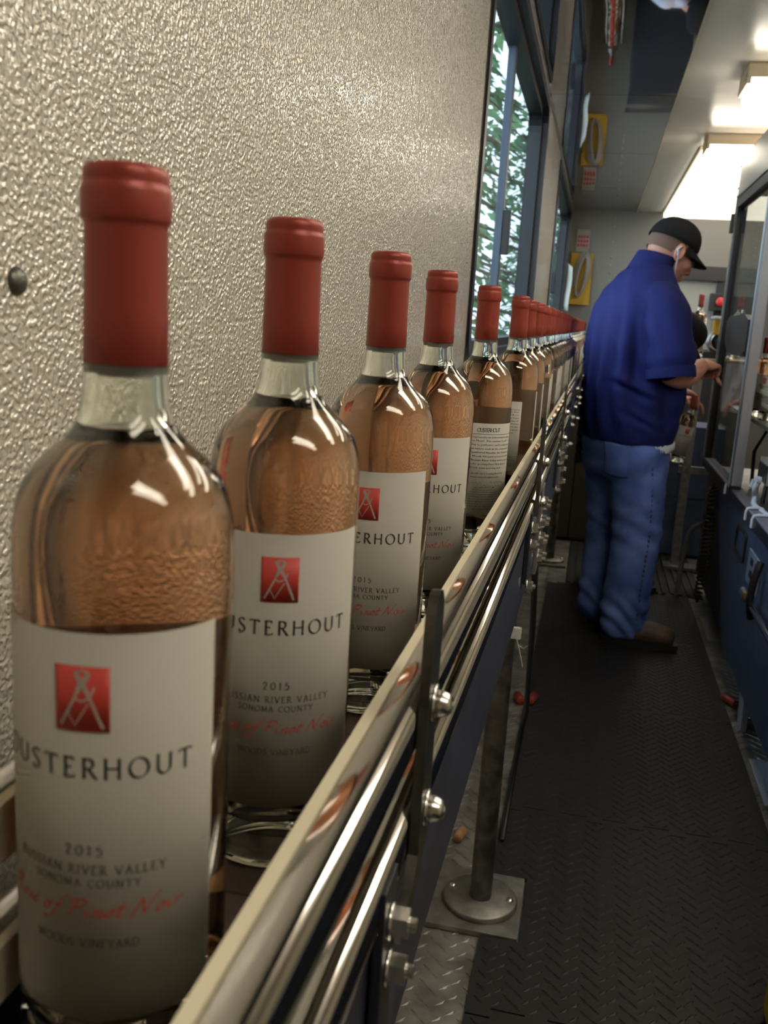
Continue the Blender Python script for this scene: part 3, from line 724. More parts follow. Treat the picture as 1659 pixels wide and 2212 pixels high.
# ------------------------------------------------------------------ people
def V(*a): return Vector(a)
def limb(mb, pts, rad, n=18, sub=5, flat=None):
    """tapered tube along a smooth path, closed ends"""
    P_ = smooth([tuple(p) for p in pts], sub)
    R_ = smooth([(r, r) for r in rad], sub); R_ = [r[0] for r in R_]
    # rounded ends
    P_ = [Vector(p) for p in P_]
    d0 = (P_[0] - P_[1]).normalized(); d1 = (P_[-1] - P_[-2]).normalized()
    P_ = [P_[0] + d0 * R_[0] * .75, P_[0] + d0 * R_[0] * .5] + P_ + [P_[-1] + d1 * R_[-1] * .5, P_[-1] + d1 * R_[-1] * .75]
    R_ = [R_[0] * .45, R_[0] * .8] + R_ + [R_[-1] * .8, R_[-1] * .45]
    return mb.tube(P_, R_, n)
def rings(mb, rg, n=28, p=2.3):
    """torso-like loft: (z, cx, cy, rx, ry)"""
    rg = smooth(rg, 5); v = []; f = []
    for (z, cx_, cy_, rx, ry) in rg:
        for k in range(n):
            a = 2 * PI * k / n; c, s_ = math.cos(a), math.sin(a)
            v.append((cx_ + rx * math.copysign(abs(c) ** (2 / p), c), cy_ + ry * math.copysign(abs(s_) ** (2 / p), s_), z))
    for i in range(len(rg) - 1):
        for k in range(n):
            k2 = (k + 1) % n; f.append((i * n + k, i * n + k2, (i + 1) * n + k2, (i + 1) * n + k))
    f += [tuple(range(n))[::-1], tuple(range((len(rg) - 1) * n, len(rg) * n))]
    return mb.add(v, f, True)
def ball(mb, c, r, rot=None, nu=16, nv=10):
    v = []; f = []
    for i in range(nv + 1):
        t = PI * i / nv
        for k in range(nu):
            a = 2 * PI * k / nu
            q = Vector((r[0] * math.sin(t) * math.cos(a), r[1] * math.sin(t) * math.sin(a), r[2] * math.cos(t)))
            if rot: q = rot @ q
            v.append(Vector(c) + q)
    for i in range(nv):
        for k in range(nu):
            k2 = (k + 1) % nu; f.append((i * nu + k, (i + 1) * nu + k, (i + 1) * nu + k2, i * nu + k2))
    return mb.add(v, f, True)
def fuse(mb, voxel, it=4, disp=None):
    """union of overlapping closed pieces into one smooth surface"""
    me = mb.mesh('fuse')
    bm = bmesh.new(); bm.from_mesh(me); bmesh.ops.remove_doubles(bm, verts=bm.verts[:], dist=1e-5); bm.to_mesh(me); bm.free()
    o = bpy.data.objects.new('fuse', me); COL.objects.link(o)
    m = o.modifiers.new('r', 'REMESH'); m.mode = 'VOXEL'; m.voxel_size = voxel; m.use_smooth_shade = True
    s_ = o.modifiers.new('s', 'SMOOTH'); s_.iterations = it; s_.factor = .5
    dg = bpy.context.evaluated_depsgraph_get()
    out = bpy.data.meshes.new_from_object(o.evaluated_get(dg)); bpy.data.objects.remove(o); bpy.data.meshes.remove(me)
    if disp:
        n = len(out.vertices); co = np.empty(n * 3, 'f'); out.vertices.foreach_get('co', co); co = co.reshape(-1, 3)
        no = np.array([v_.normal[:] for v_ in out.vertices]); co += no * disp(co)[:, None].astype('f')
        out.vertices.foreach_set('co', co.ravel()); out.update()
    out.polygons.foreach_set('use_smooth', [True] * len(out.polygons))
    return out
def fingers(mb, wrist, d, up, side, curl, L=1.0, thumb=1, grip=False):
    """palm and five separate fingers; d = pointing direction, up = back of the hand, side = towards the thumb"""
    d, up, side = d.normalized(), up.normalized(), side.normalized()
    pc = wrist + d * .045 * L
    rot = Matrix((side, d, up)).transposed()
    ball(mb, wrist + d * .045 * L, (.040 * L, .052 * L, .017 * L), rot)
    for k in range(4):
        s_ = (1.5 - k) * .0195 * L
        base = wrist + d * .085 * L + side * s_
        ln = (.078, .086, .080, .063)[k] * L; p = base.copy(); dd = d.copy(); pts = [base - d * .02 * L, p.copy()]
        for j in range(3):
            a = curl * (.7, 1.0, .8)[j]; dd = (dd * math.cos(a) - up * math.sin(a)).normalized()
            u2 = up * math.cos(a) + d * math.sin(a)
            p = p + dd * ln * (.45, .32, .25)[j]; pts.append(p.copy())
        limb(mb, pts, [.0095 * L, .0095 * L, .0088 * L, .0082 * L, .0070 * L], 10, 3)
    tb = wrist + d * .022 * L + side * .026 * L
    td = (d * .55 + side * .75 - up * .35).normalized(); t2 = (d * .85 + side * .1 - up * .5).normalized()
    limb(mb, [tb - td * .012, tb + td * .030 * L, tb + td * .030 * L + t2 * .034 * L, tb + td * .030 * L + t2 * .056 * L], [.012 * L, .0115 * L, .0098 * L, .008 * L], 10, 3)

def head_parts(mb, c, face, up):
    """skull, jaw, nose, ears ... c = centre of the skull"""
    face, up = face.normalized(), up.normalized(); rt = face.cross(up).normalized()
    R_ = Matrix((rt, face, up)).transposed()
    def at(x, y, z): return c + rt * x + face * y + up * z
    ball(mb, at(0, -.008, .018), (.077, .098, .100), R_)
    ball(mb, at(0, .018, -.055), (.062, .078, .072), R_)
    ball(mb, at(0, .045, -.100), (.040, .046, .030), R_)      # chin
    ball(mb, at(0, .040, -.02), (.058, .062, .075), R_)       # face
    limb(mb, [at(0, .094, .015), at(0, .108, -.018), at(0, .116, -.034)], [.009, .012, .014], 10, 3)
    for s_ in (-1, 1):
        ball(mb, at(.013 * s_, .104, -.038), (.010, .011, .008), R_)
        ball(mb, at(.034 * s_, .066, -.022), (.026, .030, .022), R_)
        ball(mb, at(.031 * s_, .079, .028), (.026, .016, .010), R_)
        ring = [at(s_ * (.079 + .006 * abs(math.cos(a))), -.004 - .017 * math.cos(a) * 1.0, -.016 + .031 * math.sin(a)) for a in [PI * 2 * k / 12 for k in range(13)]]
        limb(mb, ring, [.0055] * 13, 8, 1)
        ball(mb, at(.076 * s_, .0, -.018), (.007, .016, .026), R_)
    ball(mb, at(0, .098, -.066), (.024, .012, .006), R_); ball(mb, at(0, .096, -.077), (.020, .012, .007), R_)
    return at, R_, rt
def cap_mesh(at, R_, brim=.085):
    """baseball cap: panelled dome and curved bill as two meshes"""
    d = MB(); v = []; f = []; nu, nv = 36, 12
    for i in range(nv + 1):
        t = (PI / 2) * i / nv
        for k in range(nu):
            a = 2 * PI * k / nu; w = math.sin(t) ** .8
            seam = 1 - .012 * max(0, math.cos(a * 6)) ** 8
            x, y, z = .088 * w * math.cos(a) * seam, .110 * w * math.sin(a) * seam, .100 * math.cos(t) ** .85
            v.append(at(x, y - .006, z + .030 - .020 * (.5 - .5 * math.sin(a)) * w + .004 * w))
    for i in range(nv):
        for k in range(nu):
            k2 = (k + 1) % nu; f.append((i * nu + k, (i + 1) * nu + k, (i + 1) * nu + k2, i * nu + k2))
    d.add(v, f, True)
    b = MB(); n = 20; m = 5; v = []
    for j in range(m + 1):
        s_ = j / m
        for k in range(n + 1):
            a = math.radians(12 + 156 * k / n)
            rx, ry = .088 + .004 * s_, .104 + brim * s_ * math.sin(a) ** .7
            x = rx * math.cos(a); y = ry * math.sin(a) - .006
            v.append(at(x, y, .034 - .012 * s_ - .028 * (x / .088) ** 2 * (.35 + .65 * s_)))
    f = [(j * (n + 1) + k, j * (n + 1) + k + 1, (j + 1) * (n + 1) + k + 1, (j + 1) * (n + 1) + k) for j in range(m) for k in range(n)]
    N = len(v); v2 = [p + (at(0, 0, -.0035) - at(0, 0, 0)) for p in v]
    b.add(v + v2, f + [tuple(N + i for i in q[::-1]) for q in f] + [(m * (n + 1) + k, m * (n + 1) + k + 1, N + m * (n + 1) + k + 1, N + m * (n + 1) + k) for k in range(n)], True)
    return d, b
def folds(kind):
    def shirt(co):
        x, y, z = co[:, 0], co[:, 1], co[:, 2]
        ang = np.arctan2(x, -y)                                    # 0 at the spine, pi/2 at the right side
        low = np.clip((1.38 - z) * 3, 0, 1)
        g = lambda v, m, w: np.exp(-((v - m) / w) ** 2)
        d = .0075 * np.sin(11 * ang + 9 * z + 2 * np.sin(8 * z)) * low
        d -= .020 * g(ang, 1.02 - .35 * (z - 1.2), .085) * g(z, 1.20, .11)        # deep fold below the armpit
        d += .010 * g(ang, .84 - .35 * (z - 1.2), .11) * g(z, 1.20, .12)
        d -= .014 * g(z, 1.055 + .03 * np.sin(3 * ang), .014) * g(ang, 1.05, .38)  # crease across the waist
        d += .009 * g(z, 1.085 + .03 * np.sin(3 * ang), .022) * g(ang, 1.05, .42)
        d -= .010 * g(z, .965 - .10 * (ang - 1.0), .013) * g(ang, 1.3, .40)
        d += .004 * np.sin(50 * (z + .6 * x) + 10 * y) * g(x, .24, .06)
        return (1.25 * d + .0016 * np.sin(60 * x + 44 * y + 31 * z)) * np.clip((z - .850) / .09, .12, 1)
    def jean(co):
        x, y, z = co[:, 0], co[:, 1], co[:, 2]
        d = .007 * np.sin(78 * z + 14 * x + 5 * np.sin(20 * y)) * np.exp(-((z - .13) / .09) ** 2)
        d += .0042 * np.sin(70 * z + 34 * y + 10 * x) * np.exp(-((z - .50) / .11) ** 2)
        d += .005 * np.sin(40 * z - 34 * y) * np.exp(-((z - .76) / .08) ** 2)
        return d + .002 * np.sin(30 * x + 40 * y + 12 * z)
    return shirt if kind == 'shirt' else jean

def boot(mb_up, mb_so, heel, toe_dir, L=.315):
    d = Vector(toe_dir).normalized(); s_ = Vector((-d.y, d.x, 0)); z = Vector((0, 0, 1))
    def at(a, b, c): return heel + d * a + s_ * b + z * c
    out = []
    for k in range(28):
        a = 2 * PI * k / 28; u = .5 - .5 * math.cos(a)
        wid = .040 + .012 * math.sin(u * PI * 1.15)
        out.append((u * L, math.copysign(1, math.sin(a)) * wid * abs(math.sin(a)) ** .6))
    v = [at(a, b, h) for h in (0, .028) for a, b in out]; n = 28
    mb_so.add(v, [(k, (k + 1) % n, n + (k + 1) % n, n + k) for k in range(n)] + [tuple(range(n))[::-1], tuple(range(n, 2 * n))])
    limb(mb_up, [at(.045, 0, .055), at(.13, 0, .062), at(.21, 0, .058), at(.265, 0, .054)], [.046, .052, .050, .043], 16, 4)
    limb(mb_up, [at(.055, 0, .05), at(.055, 0, .13), at(.052, 0, .20)], [.046, .046, .050], 16, 4)
    return at

def worker_polo():
    t = empty('person', (.165, 3.95, .0138), math.radians(28 - 90), 'man in navy polo, jeans and black cap looking down, his back to the camera', 'person')
    face = V(.0, .89, -.46); up = V(0, .46, .89); hc = V(0, .105, 1.608)
    body = MB(); at, HR, rt = head_parts(body, hc, face, up)
    limb(body, [V(0, -.005, 1.42), V(0, .02, 1.50), V(0, .06, 1.56), V(0, .085, 1.60)], [.075, .062, .060, .062])
    rings(body, [(.86, 0, 0, .17, .12), (1.0, 0, 0, .17, .13), (1.25, 0, 0, .18, .12), (1.38, 0, 0, .17, .10), (1.46, 0, .0, .10, .07)])
    elbow, wr = V(.262, .015, 1.135), V(.155, .205, 1.165)
    limb(body, [V(.17, 0, 1.38), V(.225, .0, 1.27), elbow], [.060, .058, .047])
    limb(body, [elbow + V(.0, -.01, 0), V(.235, .085, 1.125), wr], [.046, .047, .031])
    fingers(body, wr, V(-.35, .75, .10), V(.35, .15, .9), V(-.7, -.3, .2), .95)
    el2, wr2 = V(-.262, .03, 1.13), V(-.05, .27, 1.13)
    limb(body, [V(-.17, 0, 1.38), V(-.225, .0, 1.27), el2], [.060, .058, .047])
    limb(body, [el2, V(-.19, .14, 1.12), wr2], [.046, .047, .031])
    fingers(body, wr2, V(.6, .75, .05), V(-.15, .15, .9), V(.5, -.5, .2), .55)
    for s_, kn, an in ((1, V(.112, .03, .50), V(.095, .03, .12)), (-1, V(-.125, .04, .50), V(-.14, .045, .12))):
        limb(body, [V(.10 * s_, 0, .90), kn, an], [.09, .062, .042])
    link('body', fuse(body, .0052, 3), MT['skin'], t)
    sh = MB()
    rings(sh, [(.845, 0, .0, .212, .158), (.90, 0, .0, .220, .166), (1.03, 0, .01, .226, .178), (1.15, 0, .006, .226, .174), (1.26, 0, -.004, .228, .166), (1.36, 0, -.012, .226, .150), (1.43, 0, -.008, .200, .126), (1.49, 0, .005, .140, .104), (1.54, 0, .024, .085, .082), (1.565, 0, .034, .072, .072)], 32, 2.4)
    limb(sh, [V(.155, -.008, 1.405), V(.205, -.004, 1.34), V(.240, .0, 1.26), V(.262, .006, 1.185)], [.082, .090, .090, .092], 22)
    limb(sh, [V(-.155, -.008, 1.405), V(-.205, -.004, 1.34), V(-.240, .0, 1.26), V(-.262, .006, 1.185)], [.082, .090, .090, .092], 22)
    so = link('polo_shirt', fuse(sh, .0075, 5, folds('shirt')), MT['polo'], t)
    # ribbed collar and cuffs
    cb = MB(); n = 36; v = []
    for j, (z, k, dy) in enumerate(((1.530, 1.12, .018), (1.560, 1.04, .030), (1.598, .98, .046), (1.600, .93, .047), (1.555, .96, .031))):
        for i in range(n):
            a = 2 * PI * i / n
            v.append((.078 * k * math.cos(a), .080 * k * math.sin(a) + dy, z + .018 * (-math.sin(a)) - .016))
    cb.add(v, [(j * n + i, j * n + (i + 1) % n, (j + 1) * n + (i + 1) % n, (j + 1) * n + i) for j in range(4) for i in range(n)], True)
    cb.build('collar', MT['polo'], so)
    for s_ in (1, -1):
        MB().tube([V(s_ * .257, .004, 1.155), V(s_ * .262, .006, 1.132), V(s_ * .264, .007, 1.118)], [.0925, .0935, .0925], 28, False).build('sleeve_cuff', MT['polo'], so)
    jn = MB()
    rings(jn, [(.70, 0, .0, .195, .125), (.78, 0, .0, .205, .150), (.86, 0, 0, .203, .152), (.93, 0, 0, .196, .145)], 32, 2.5)
    limb(jn, [V(.105, .0, .82), V(.110, .018, .66), V(.112, .03, .50), V(.105, .030, .30), V(.098, .028, .14), V(.098, .028, .085)], [.118, .112, .102, .096, .098, .096], 24)
    limb(jn, [V(-.105, .0, .82), V(-.118, .02, .66), V(-.125, .04, .50), V(-.135, .042, .30), V(-.14, .045, .14), V(-.14, .045, .085)], [.118, .112, .102, .094, .096, .094], 24)
    jo = link('jeans', fuse(jn, .0075, 3, folds('jean')), MT['denim'], t)
    # frayed pocket edge, back pocket, side seam stitches
    fr = MB(); r2 = random.Random(2)
    for k in range(46):
        a = math.radians(2 + 52 * k / 46)
        x, y = .205 * math.copysign(abs(math.cos(a)) ** .8, math.cos(a)), .157 * abs(math.sin(a)) ** .8
        z = .838 + .018 * k / 46
        p = V(x, y, z); o_ = V(x, y * 1.4, 0).normalized()
        fr.tube([p - V(0, 0, .005), p + o_ * .006 + V(0, 0, r2.uniform(-.002, .006)), p + o_ * .009 + V(r2.uniform(-.004, .004), 0, -r2.uniform(.012, .026))], [.005, .0055, .0012], 5)
    fr.build('frayed_pocket_edge', MT['whitecloth'], jo)
    st = MB()
    for k in range(34):
        z = .80 - k * .021
        xs = np.interp(z, [.10, .30, .50, .66, .82], [.197, .203, .216, .222, .214]); ys = np.interp(z, [.1, .5, .8], [.028, .03, .0])
        st.box(xs - .004, xs + .0025, ys - .002, ys + .002, z - .006, z + .006)
    st.build('seam_stitches', P('seam_thread', (.03, .05, .10), .8), jo)
    pk = MB(); v = []
    for j in range(6):
        for i in range(6):
            a = math.radians(-68 + 40 * i / 5); z = .845 - .135 * j / 5 - (.012 * (1 - abs(i - 2.5) / 2.5) if j == 5 else 0)
            v.append((.211 * abs(math.cos(a)) ** .8, -.157 * abs(math.sin(a)) ** .8 - .004, z))
    pk.add(v, [(j * 6 + i, j * 6 + i + 1, (j + 1) * 6 + i + 1, (j + 1) * 6 + i) for j in range(5) for i in range(5)], True)
    po = pk.build('back_pocket', MT['denim'], jo)
    m = po.modifiers.new('u', 'SUBSURF'); m.subdivision_type = 'SIMPLE'; m.levels = m.render_levels = 2
    m = po.modifiers.new('w', 'SHRINKWRAP'); m.target = jo; m.wrap_method = 'NEAREST_SURFACEPOINT'; m.wrap_mode = 'ABOVE_SURFACE'; m.offset = .003
    m = po.modifiers.new('s', 'SOLIDIFY'); m.thickness = .004
    for s_, heel, dr in ((1, V(.055, -.045, 0), V(.60, .80, 0)), (-1, V(-.165, -.03, 0), V(-.12, 1, 0))):
        u_, s2 = MB(), MB(); bat = boot(u_, s2, heel, dr)
        bo = link('boot', fuse(u_, .005, 3), MT['leather'], t); s2.build('sole', MT['black'], bo)
        lc = MB()
        for k in range(4): lc.tube([bat(.12 + k * .025, -.022, .105 - k * .004), bat(.125 + k * .025, 0, .112 - k * .004), bat(.13 + k * .025, .022, .105 - k * .004)], .0028, 6)
        lc.build('laces', MT['leather'], bo)
    d, b = cap_mesh(at, HR, .078)
    cp = d.build('cap', MT['capblk'], t); m = cp.modifiers.new('s', 'SOLIDIFY'); m.thickness = .002
    b.build('bill', MT['capblk'], cp)
    hr = MB(); ball(hr, at(0, -.0095, .010), (.0785, .0995, .088), HR, 32, 20)
    me = hr.mesh('h'); bm = bmesh.new(); bm.from_mesh(me)
    inv = HR.inverted()
    dl = []
    for q in bm.verts:
        l = inv @ (q.co - hc)
        if l.z > .05 or l.z < -.038 + .25 * max(0, l.y + .05) or l.y > .028: dl.append(q)
    bmesh.ops.delete(bm, geom=dl, context='VERTS'); bm.to_mesh(me); bm.free()
    link('hair', me, MT['hair'], t, True)
    gl = MB(); 
    for s_ in (1,): gl.tube([at(.083, -.012, .008), at(.082, .05, .006), at(.072, .092, .003)], .0018, 6)
    gl.tube([at(-.083, -.012, .008), at(-.082, .05, .006), at(-.072, .092, .003)], .0018, 6)
    go = gl.build('safety_glasses', MT['black'], t)
    le = MB(); v = [at(.078 * math.sin(a), .050 + .062 * math.cos(a), z) for z in (.022, .0, -.026) for a in [math.radians(-70 + 140 * k / 14) for k in range(15)]]
    le.add(v, [(j * 15 + k, j * 15 + k + 1, (j + 1) * 15 + k + 1, (j + 1) * 15 + k) for j in range(2) for k in range(14)], True)
    le.build('lens', MT['doorglass'], go)
    MB().tube([at(.084, -.014, .004), at(.088, -.006, -.03), at(.080, .012, -.065), at(.066, .040, -.100), at(.052, .066, -.118)], .0021, 6).build('mask_strap', MT['wire'], t)
    MB().tube([at(.087, -.010, .006), at(.090, -.022, -.012), at(.088, -.008, -.034)], .0028, 6).build('earplug_cord', MT['wire'], t)
    return t
worker_polo()

def worker_white():
    """stooping over the stand, holding a bottle by its neck"""
    t = empty('person', (.175, 4.80, .0135), math.radians(12 - 90), 'stooping person in a pale long sleeved shirt, mostly hidden behind the man in the polo', 'person')
    face = V(.05, .62, -.78); up = V(0, .80, .60); hc = V(.0, .23, 1.275)
    body = MB(); at, HR, rt = head_parts(body, hc, face, up)
    limb(body, [V(0, .09, 1.20), V(0, .15, 1.23), V(0, .21, 1.26)], [.07, .06, .06])
    rings(body, [(.86, 0, -.04, .15, .10), (1.05, 0, .02, .15, .11), (1.19, 0, .08, .15, .09)])
    wr = V(.235, .17, 1.03)
    limb(body, [V(.17, .08, 1.17), V(.255, .03, 1.02), wr], [.05, .042, .03])
    fingers(body, wr, V(.05, .95, -.20), V(.0, .2, .95), V(-1, 0, 0), .95)
    wr2 = V(-.10, .30, .98)
    limb(body, [V(-.17, .08, 1.17), V(-.24, .12, 1.02), wr2], [.05, .042, .03])
    fingers(body, wr2, V(.35, .7, -.2), V(0, .3, .9), V(.8, -.3, .1), .6)
    for s_ in (1, -1): limb(body, [V(.09 * s_, -.04, .88), V(.10 * s_, 0, .50), V(.10 * s_, -.02, .12)], [.085, .06, .042])
    link('body', fuse(body, .0055, 3), MT['skin'], t)
    sh = MB()
    rings(sh, [(.80, 0, -.05, .19, .14), (.95, 0, -.02, .19, .145), (1.08, 0, .03, .19, .14), (1.17, 0, .07, .185, .12), (1.23, 0, .12, .11, .08)], 28)
    limb(sh, [V(.15, .08, 1.18), V(.215, .05, 1.09), V(.255, .03, 1.02)], [.075, .068, .060]); limb(sh, [V(.255, .03, 1.02), V(.245, .10, 1.022), V(.237, .16, 1.028)], [.058, .050, .042])
    limb(sh, [V(-.15, .08, 1.18), V(-.215, .09, 1.10), V(-.24, .12, 1.02)], [.075, .068, .060]); limb(sh, [V(-.238, .12, 1.02), V(-.17, .22, 1.0), V(-.11, .285, .985)], [.058, .050, .042])
    link('long_sleeve_shirt', fuse(sh, .008, 4, folds('shirt')), MT['whitecloth'], t)
    jn = MB()
    rings(jn, [(.70, 0, -.04, .17, .11), (.80, 0, -.05, .18, .13), (.90, 0, -.045, .17, .125)], 28)
    for s_ in (1, -1): limb(jn, [V(.095 * s_, -.04, .80), V(.10 * s_, .0, .50), V(.10 * s_, -.02, .10)], [.10, .085, .078])
    link('trousers', fuse(jn, .009, 3), MT['blackmetal'], t)
    for s_ in (1, -1):
        u_, s2 = MB(), MB(); boot(u_, s2, V(.10 * s_, -.08, 0), V(.1 * s_, 1, 0))
        bo = link('boot', fuse(u_, .006, 3), MT['leather'], t); s2.build('sole', MT['black'], bo)
    d, b = cap_mesh(at, HR, .07)
    cp = d.build('cap', MT['capblk'], t); m = cp.modifiers.new('s', 'SOLIDIFY'); m.thickness = .002
    b.build('bill', MT['capblk'], cp)
    return t
w2 = worker_white()
w3 = copy_tree(w2); w3.location = (.34, 6.55, .0125); w3.rotation_euler = (0, 0, math.radians(-160))
w3['label'] = 'stooping person in a pale shirt at the far cabinets, seen only reflected in the ceiling'
# ------------------------------------------------------------------ machine with glass doors on the right of the aisle
mc = empty('labelling_machine', (1.1, 3.4, 0), 0, 'tall machine with glazed doors and a dark navy base right of the aisle', 'machine')
XM0 = .60; YN = 2.4; YL = -1.6
bw(MB().prism([(4.36, .655), (3.68, .115), (YL, .145), (YL, .655)], XM0 + .004, XM0 + .010, 'yz'), 'base_panel', MT['navy'], mc)
bw(MB().prism([(4.33, .64), (3.72, .30), (3.72, .20), (4.36, .62)], XM0 + .01, XM0 + .3, 'yz'), 'end_gusset', MT['navy'], mc)
bw(MB().box(XM0, XM0 + .05, YL, 4.95, .655, .695, .002), 'sill_rail', P('grey_blue_rail', (.22, .23, .30), .35, .3), mc)
bw(MB().box(XM0 - .001, XM0 + .002, YL, 4.95, .650, .690), 'rail_face', MT['blackmetal'], mc)
bw(MB().box(XM0 + .03, 1.55, YL, 4.92, .10, .64), 'inner_chassis', MT['blackmetal'], mc)
bw(MB().box(XM0 + .05, 1.55, YL, 4.85, .655, .665), 'lower_deck', MT['steel_dull'], mc)
dp = bw(MB().box(XM0, XM0 + .045, 4.895, 4.95, .695, 1.955, .002), 'corner_post', MT['blackmetal'], mc)
bw(MB().box(XM0 - .004, XM0 + .002, 4.945, 4.957, .695, 1.955), 'edge_strip', MT['steel_dull'], dp)
bw(MB().box(XM0 - .02, XM0 - .004, 4.93, 4.955, EYE + .49, EYE + .58, .003), 'hinge', MT['blackmetal'], dp)
sp = bw(MB().box(XM0 - .004, XM0 + .036, 3.925, 3.985, .71, 1.955, .003), 'door_post', P('grey_door_post', (.34, .34, .37), .35, .3), mc)
bw(MB().box(XM0 - .006, XM0 + .004, 3.985, 3.997, .71, 1.955, .001), 'edge_strip', P('bright_edge', (.62, .72, .85), .3, .2), sp)
bw(MB().box(XM0 - .002, XM0 + .035, 3.93, 3.98, .68, .71), 'post_foot', MT['black'], sp)
bw(MB().box(XM0 - .002, XM0 + .04, YN, 4.95, 1.905, 1.955, .003), 'head_rail', MT['blackmetal'], mc)
bw(MB().box(XM0 - .006, XM0 + .04, YN, 4.955, 1.955, 1.966), 'head_trim', MT['steel_dull'], mc)
hd = bw(MB().box(XM0 - .002, 1.55, YN, 4.955, 1.966, 2.138, .006), 'hood', P('warm_grey_hood', (.40, .38, .35), .45), mc)
for yy_, zz in ((4.958, 2.10), (4.958, 2.00)):
    bw(MB().box(XM0 - .006, XM0 + .004, yy_ - .006, yy_ + .004, zz - .005, zz + .005, .002), 'hood_screw', MT['steel_dull'], hd)
bw(MB().box(XM0 + .016, XM0 + .021, 3.985, 4.895, .695, 1.905), 'glass_pane', MT['doorglass'], mc)
hp = [(4.62, 1.262), (4.66, 1.30), (4.66, 1.365), (4.56, 1.392), (4.12, 1.392), (4.02, 1.37), (4.02, 1.25), (4.12, 1.222), (4.50, 1.225)]
bw(MB().prism(hp, XM0 - .012, XM0 + .015, 'yz'), 'door_handle_plate', P('dark_slate_plastic', (.03, .035, .048), .45), mc)
# deck inside with guide strips, pillars and little fittings
dk = bw(MB().box(.655, 1.5, 2.2, 4.7, EYE - .335, EYE - .32), 'bottle_deck', MT['steel_dull'], mc)
for x, z in ((.662, EYE - .215), (.672, EYE - .265), (.765, EYE - .215)):
    bw(MB().box(x, x + .008, 2.3, 4.35, z, z + .016, .002), 'guide_strip', MT['cream'], dk)
for k in range(5):
    bw(MB().tube([(.78, 2.6 + k * .45, EYE - .32), (.78, 2.6 + k * .45, EYE - .12)], .012, 12), 'deck_pillar', MT['zinc'], dk)
for k in range(4):
    bw(MB().tube([(.70 + .02 * (k % 2), 3.0 + k * .4, .67), (.72, 3.05 + k * .4, .82), (.80, 3.2 + k * .4, .93)], .008, 8), 'air_hose', MT['black'], dk)
for k in range(3):
    c = bw(MB().box(.80, .92, 2.9 + k * .62, 3.12 + k * .62, .67, .80, .008), 'drive_box', MT['steel_dull'], dk)
    bw(MB().lathe([(0, .05), (.035, .05), (.04, .04), (.04, 0), (0, 0)], 20, (.86, 3.0 + k * .62, .80)), 'drive_cap', MT['zinc'], c)
bottle(.690, 4.12, EYE - .32, 30, 'rose bottle standing behind the machine glass right of the grey post', 'rose bottles inside the machine')
bottle(.705, 3.98, EYE - .32, -50, 'rose bottle half cut by the frame behind the machine glass', 'rose bottles inside the machine')
# junction box, corrugated conduit with white hooks over the sill rail
jb = bw(MB().box(.655, .755, 3.52, 3.72, EYE - .52, EYE - .435, .004), 'junction_box', P('taupe_box', (.34, .32, .28), .45), mc)
bw(MB().box(.650, .657, 3.54, 3.70, EYE - .515, EYE - .45, .001), 'box_front', MT['blackmetal'], jb)
pts = smooth([(.640, 3.60, EYE - .512), (.632, 3.60, EYE - .540), (.640, 3.62, EYE - .575), (.634, 3.58, EYE - .602), (.650, 3.45, EYE - .608), (.660, 3.2, EYE - .598), (.655, 2.9, EYE - .600), (.66, 2.4, EYE - .598)], 12)
cd = MB(); pr = []
fine = []
for a, b in zip(pts[:-1], pts[1:]):
    for k in range(3): fine.append(tuple(a[i] + (b[i] - a[i]) * k / 3 for i in range(3)))
cd.tube(fine, [.0112 if k % 2 else .0095 for k in range(len(fine))], 12)
co_ = bw(cd, 'corrugated_conduit', MT['wire'], mc)
bw(MB().tube([(.648, 3.60, EYE - .512), (.630, 3.60, EYE - .512)], [.014, .017], 14), 'conduit_elbow', MT['wire'], co_)
bw(MB().tube([(.648, 3.74, EYE - .53), (.640, 3.74, EYE - .56)], .009, 10), 'conduit_elbow', MT['wire'], co_)
for yb in (4.06, 3.50, 3.36):
    hk = [(.652, yb, EYE - .600), (.64, yb, EYE - .598), (.612, yb, EYE - .599), (.598, yb, EYE - .603), (.5945, yb, EYE - .615), (.5945, yb, EYE - .645)]
    if yb > 4: hk = hk[3:]
    bw(MB().tube(hk, .0055, 8), 'cable_hook', MT['wire'], co_)
pl = bw(MB().box(XM0 - .003, XM0 + .004, 3.13, 3.35, EYE - .83, EYE - .715, .002), 'switch_plate', P('blue_grey_plate', (.26, .30, .40), .4, .2), mc)
for k in range(2):
    for j in range(2):
        bw(MB().box(XM0 - .006, XM0 - .002, 3.16 + .085 * k, 3.20 + .085 * k, EYE - .80 + .042 * j, EYE - .775 + .042 * j, .003), 'switch_button', MT['black'], pl)
bw(ring_prism(MB(), rrect(3.45, 3.67, EYE - .80, EYE - .69, .02), rrect(3.462, 3.658, EYE - .79, EYE - .70, .015), XM0 - .004, XM0 + .005), 'recessed_pull_rim', MT['black'], mc)
rd = bw(MB().tube([(.585, 3.22, EYE - .855), (.585, YN, EYE - .855)], .011, 14), 'chrome_rod', MT['zinc'], mc)
bw(MB().tube([(.585, 3.29, EYE - .855), (.585, 3.22, EYE - .855)], .0145, 14), 'rod_tip', MT['steel_dull'], rd)
bw(MB().tube([(.585, 3.22, EYE - .855), (.585, 3.20, EYE - .855)], .016, 14), 'brass_collar', P('brass', (.6, .42, .16), .3, 1.0), rd)
bw(MB().tube([(.590, 3.08, EYE - .70), (.572, 3.06, EYE - .76), (.575, 3.10, EYE - .84), (.59, 3.12, EYE - .90)], .012, 10), 'black_hose', MT['black'], mc)
bw(MB().prism([(3.13, .0), (3.20, .0), (3.24, .15), (3.24, .20), (3.20, .22), (3.14, .12)], XM0 + .012, XM0 + .030, 'yz'), 'machine_foot', P('pale_foot', (.42, .45, .60), .45), mc)
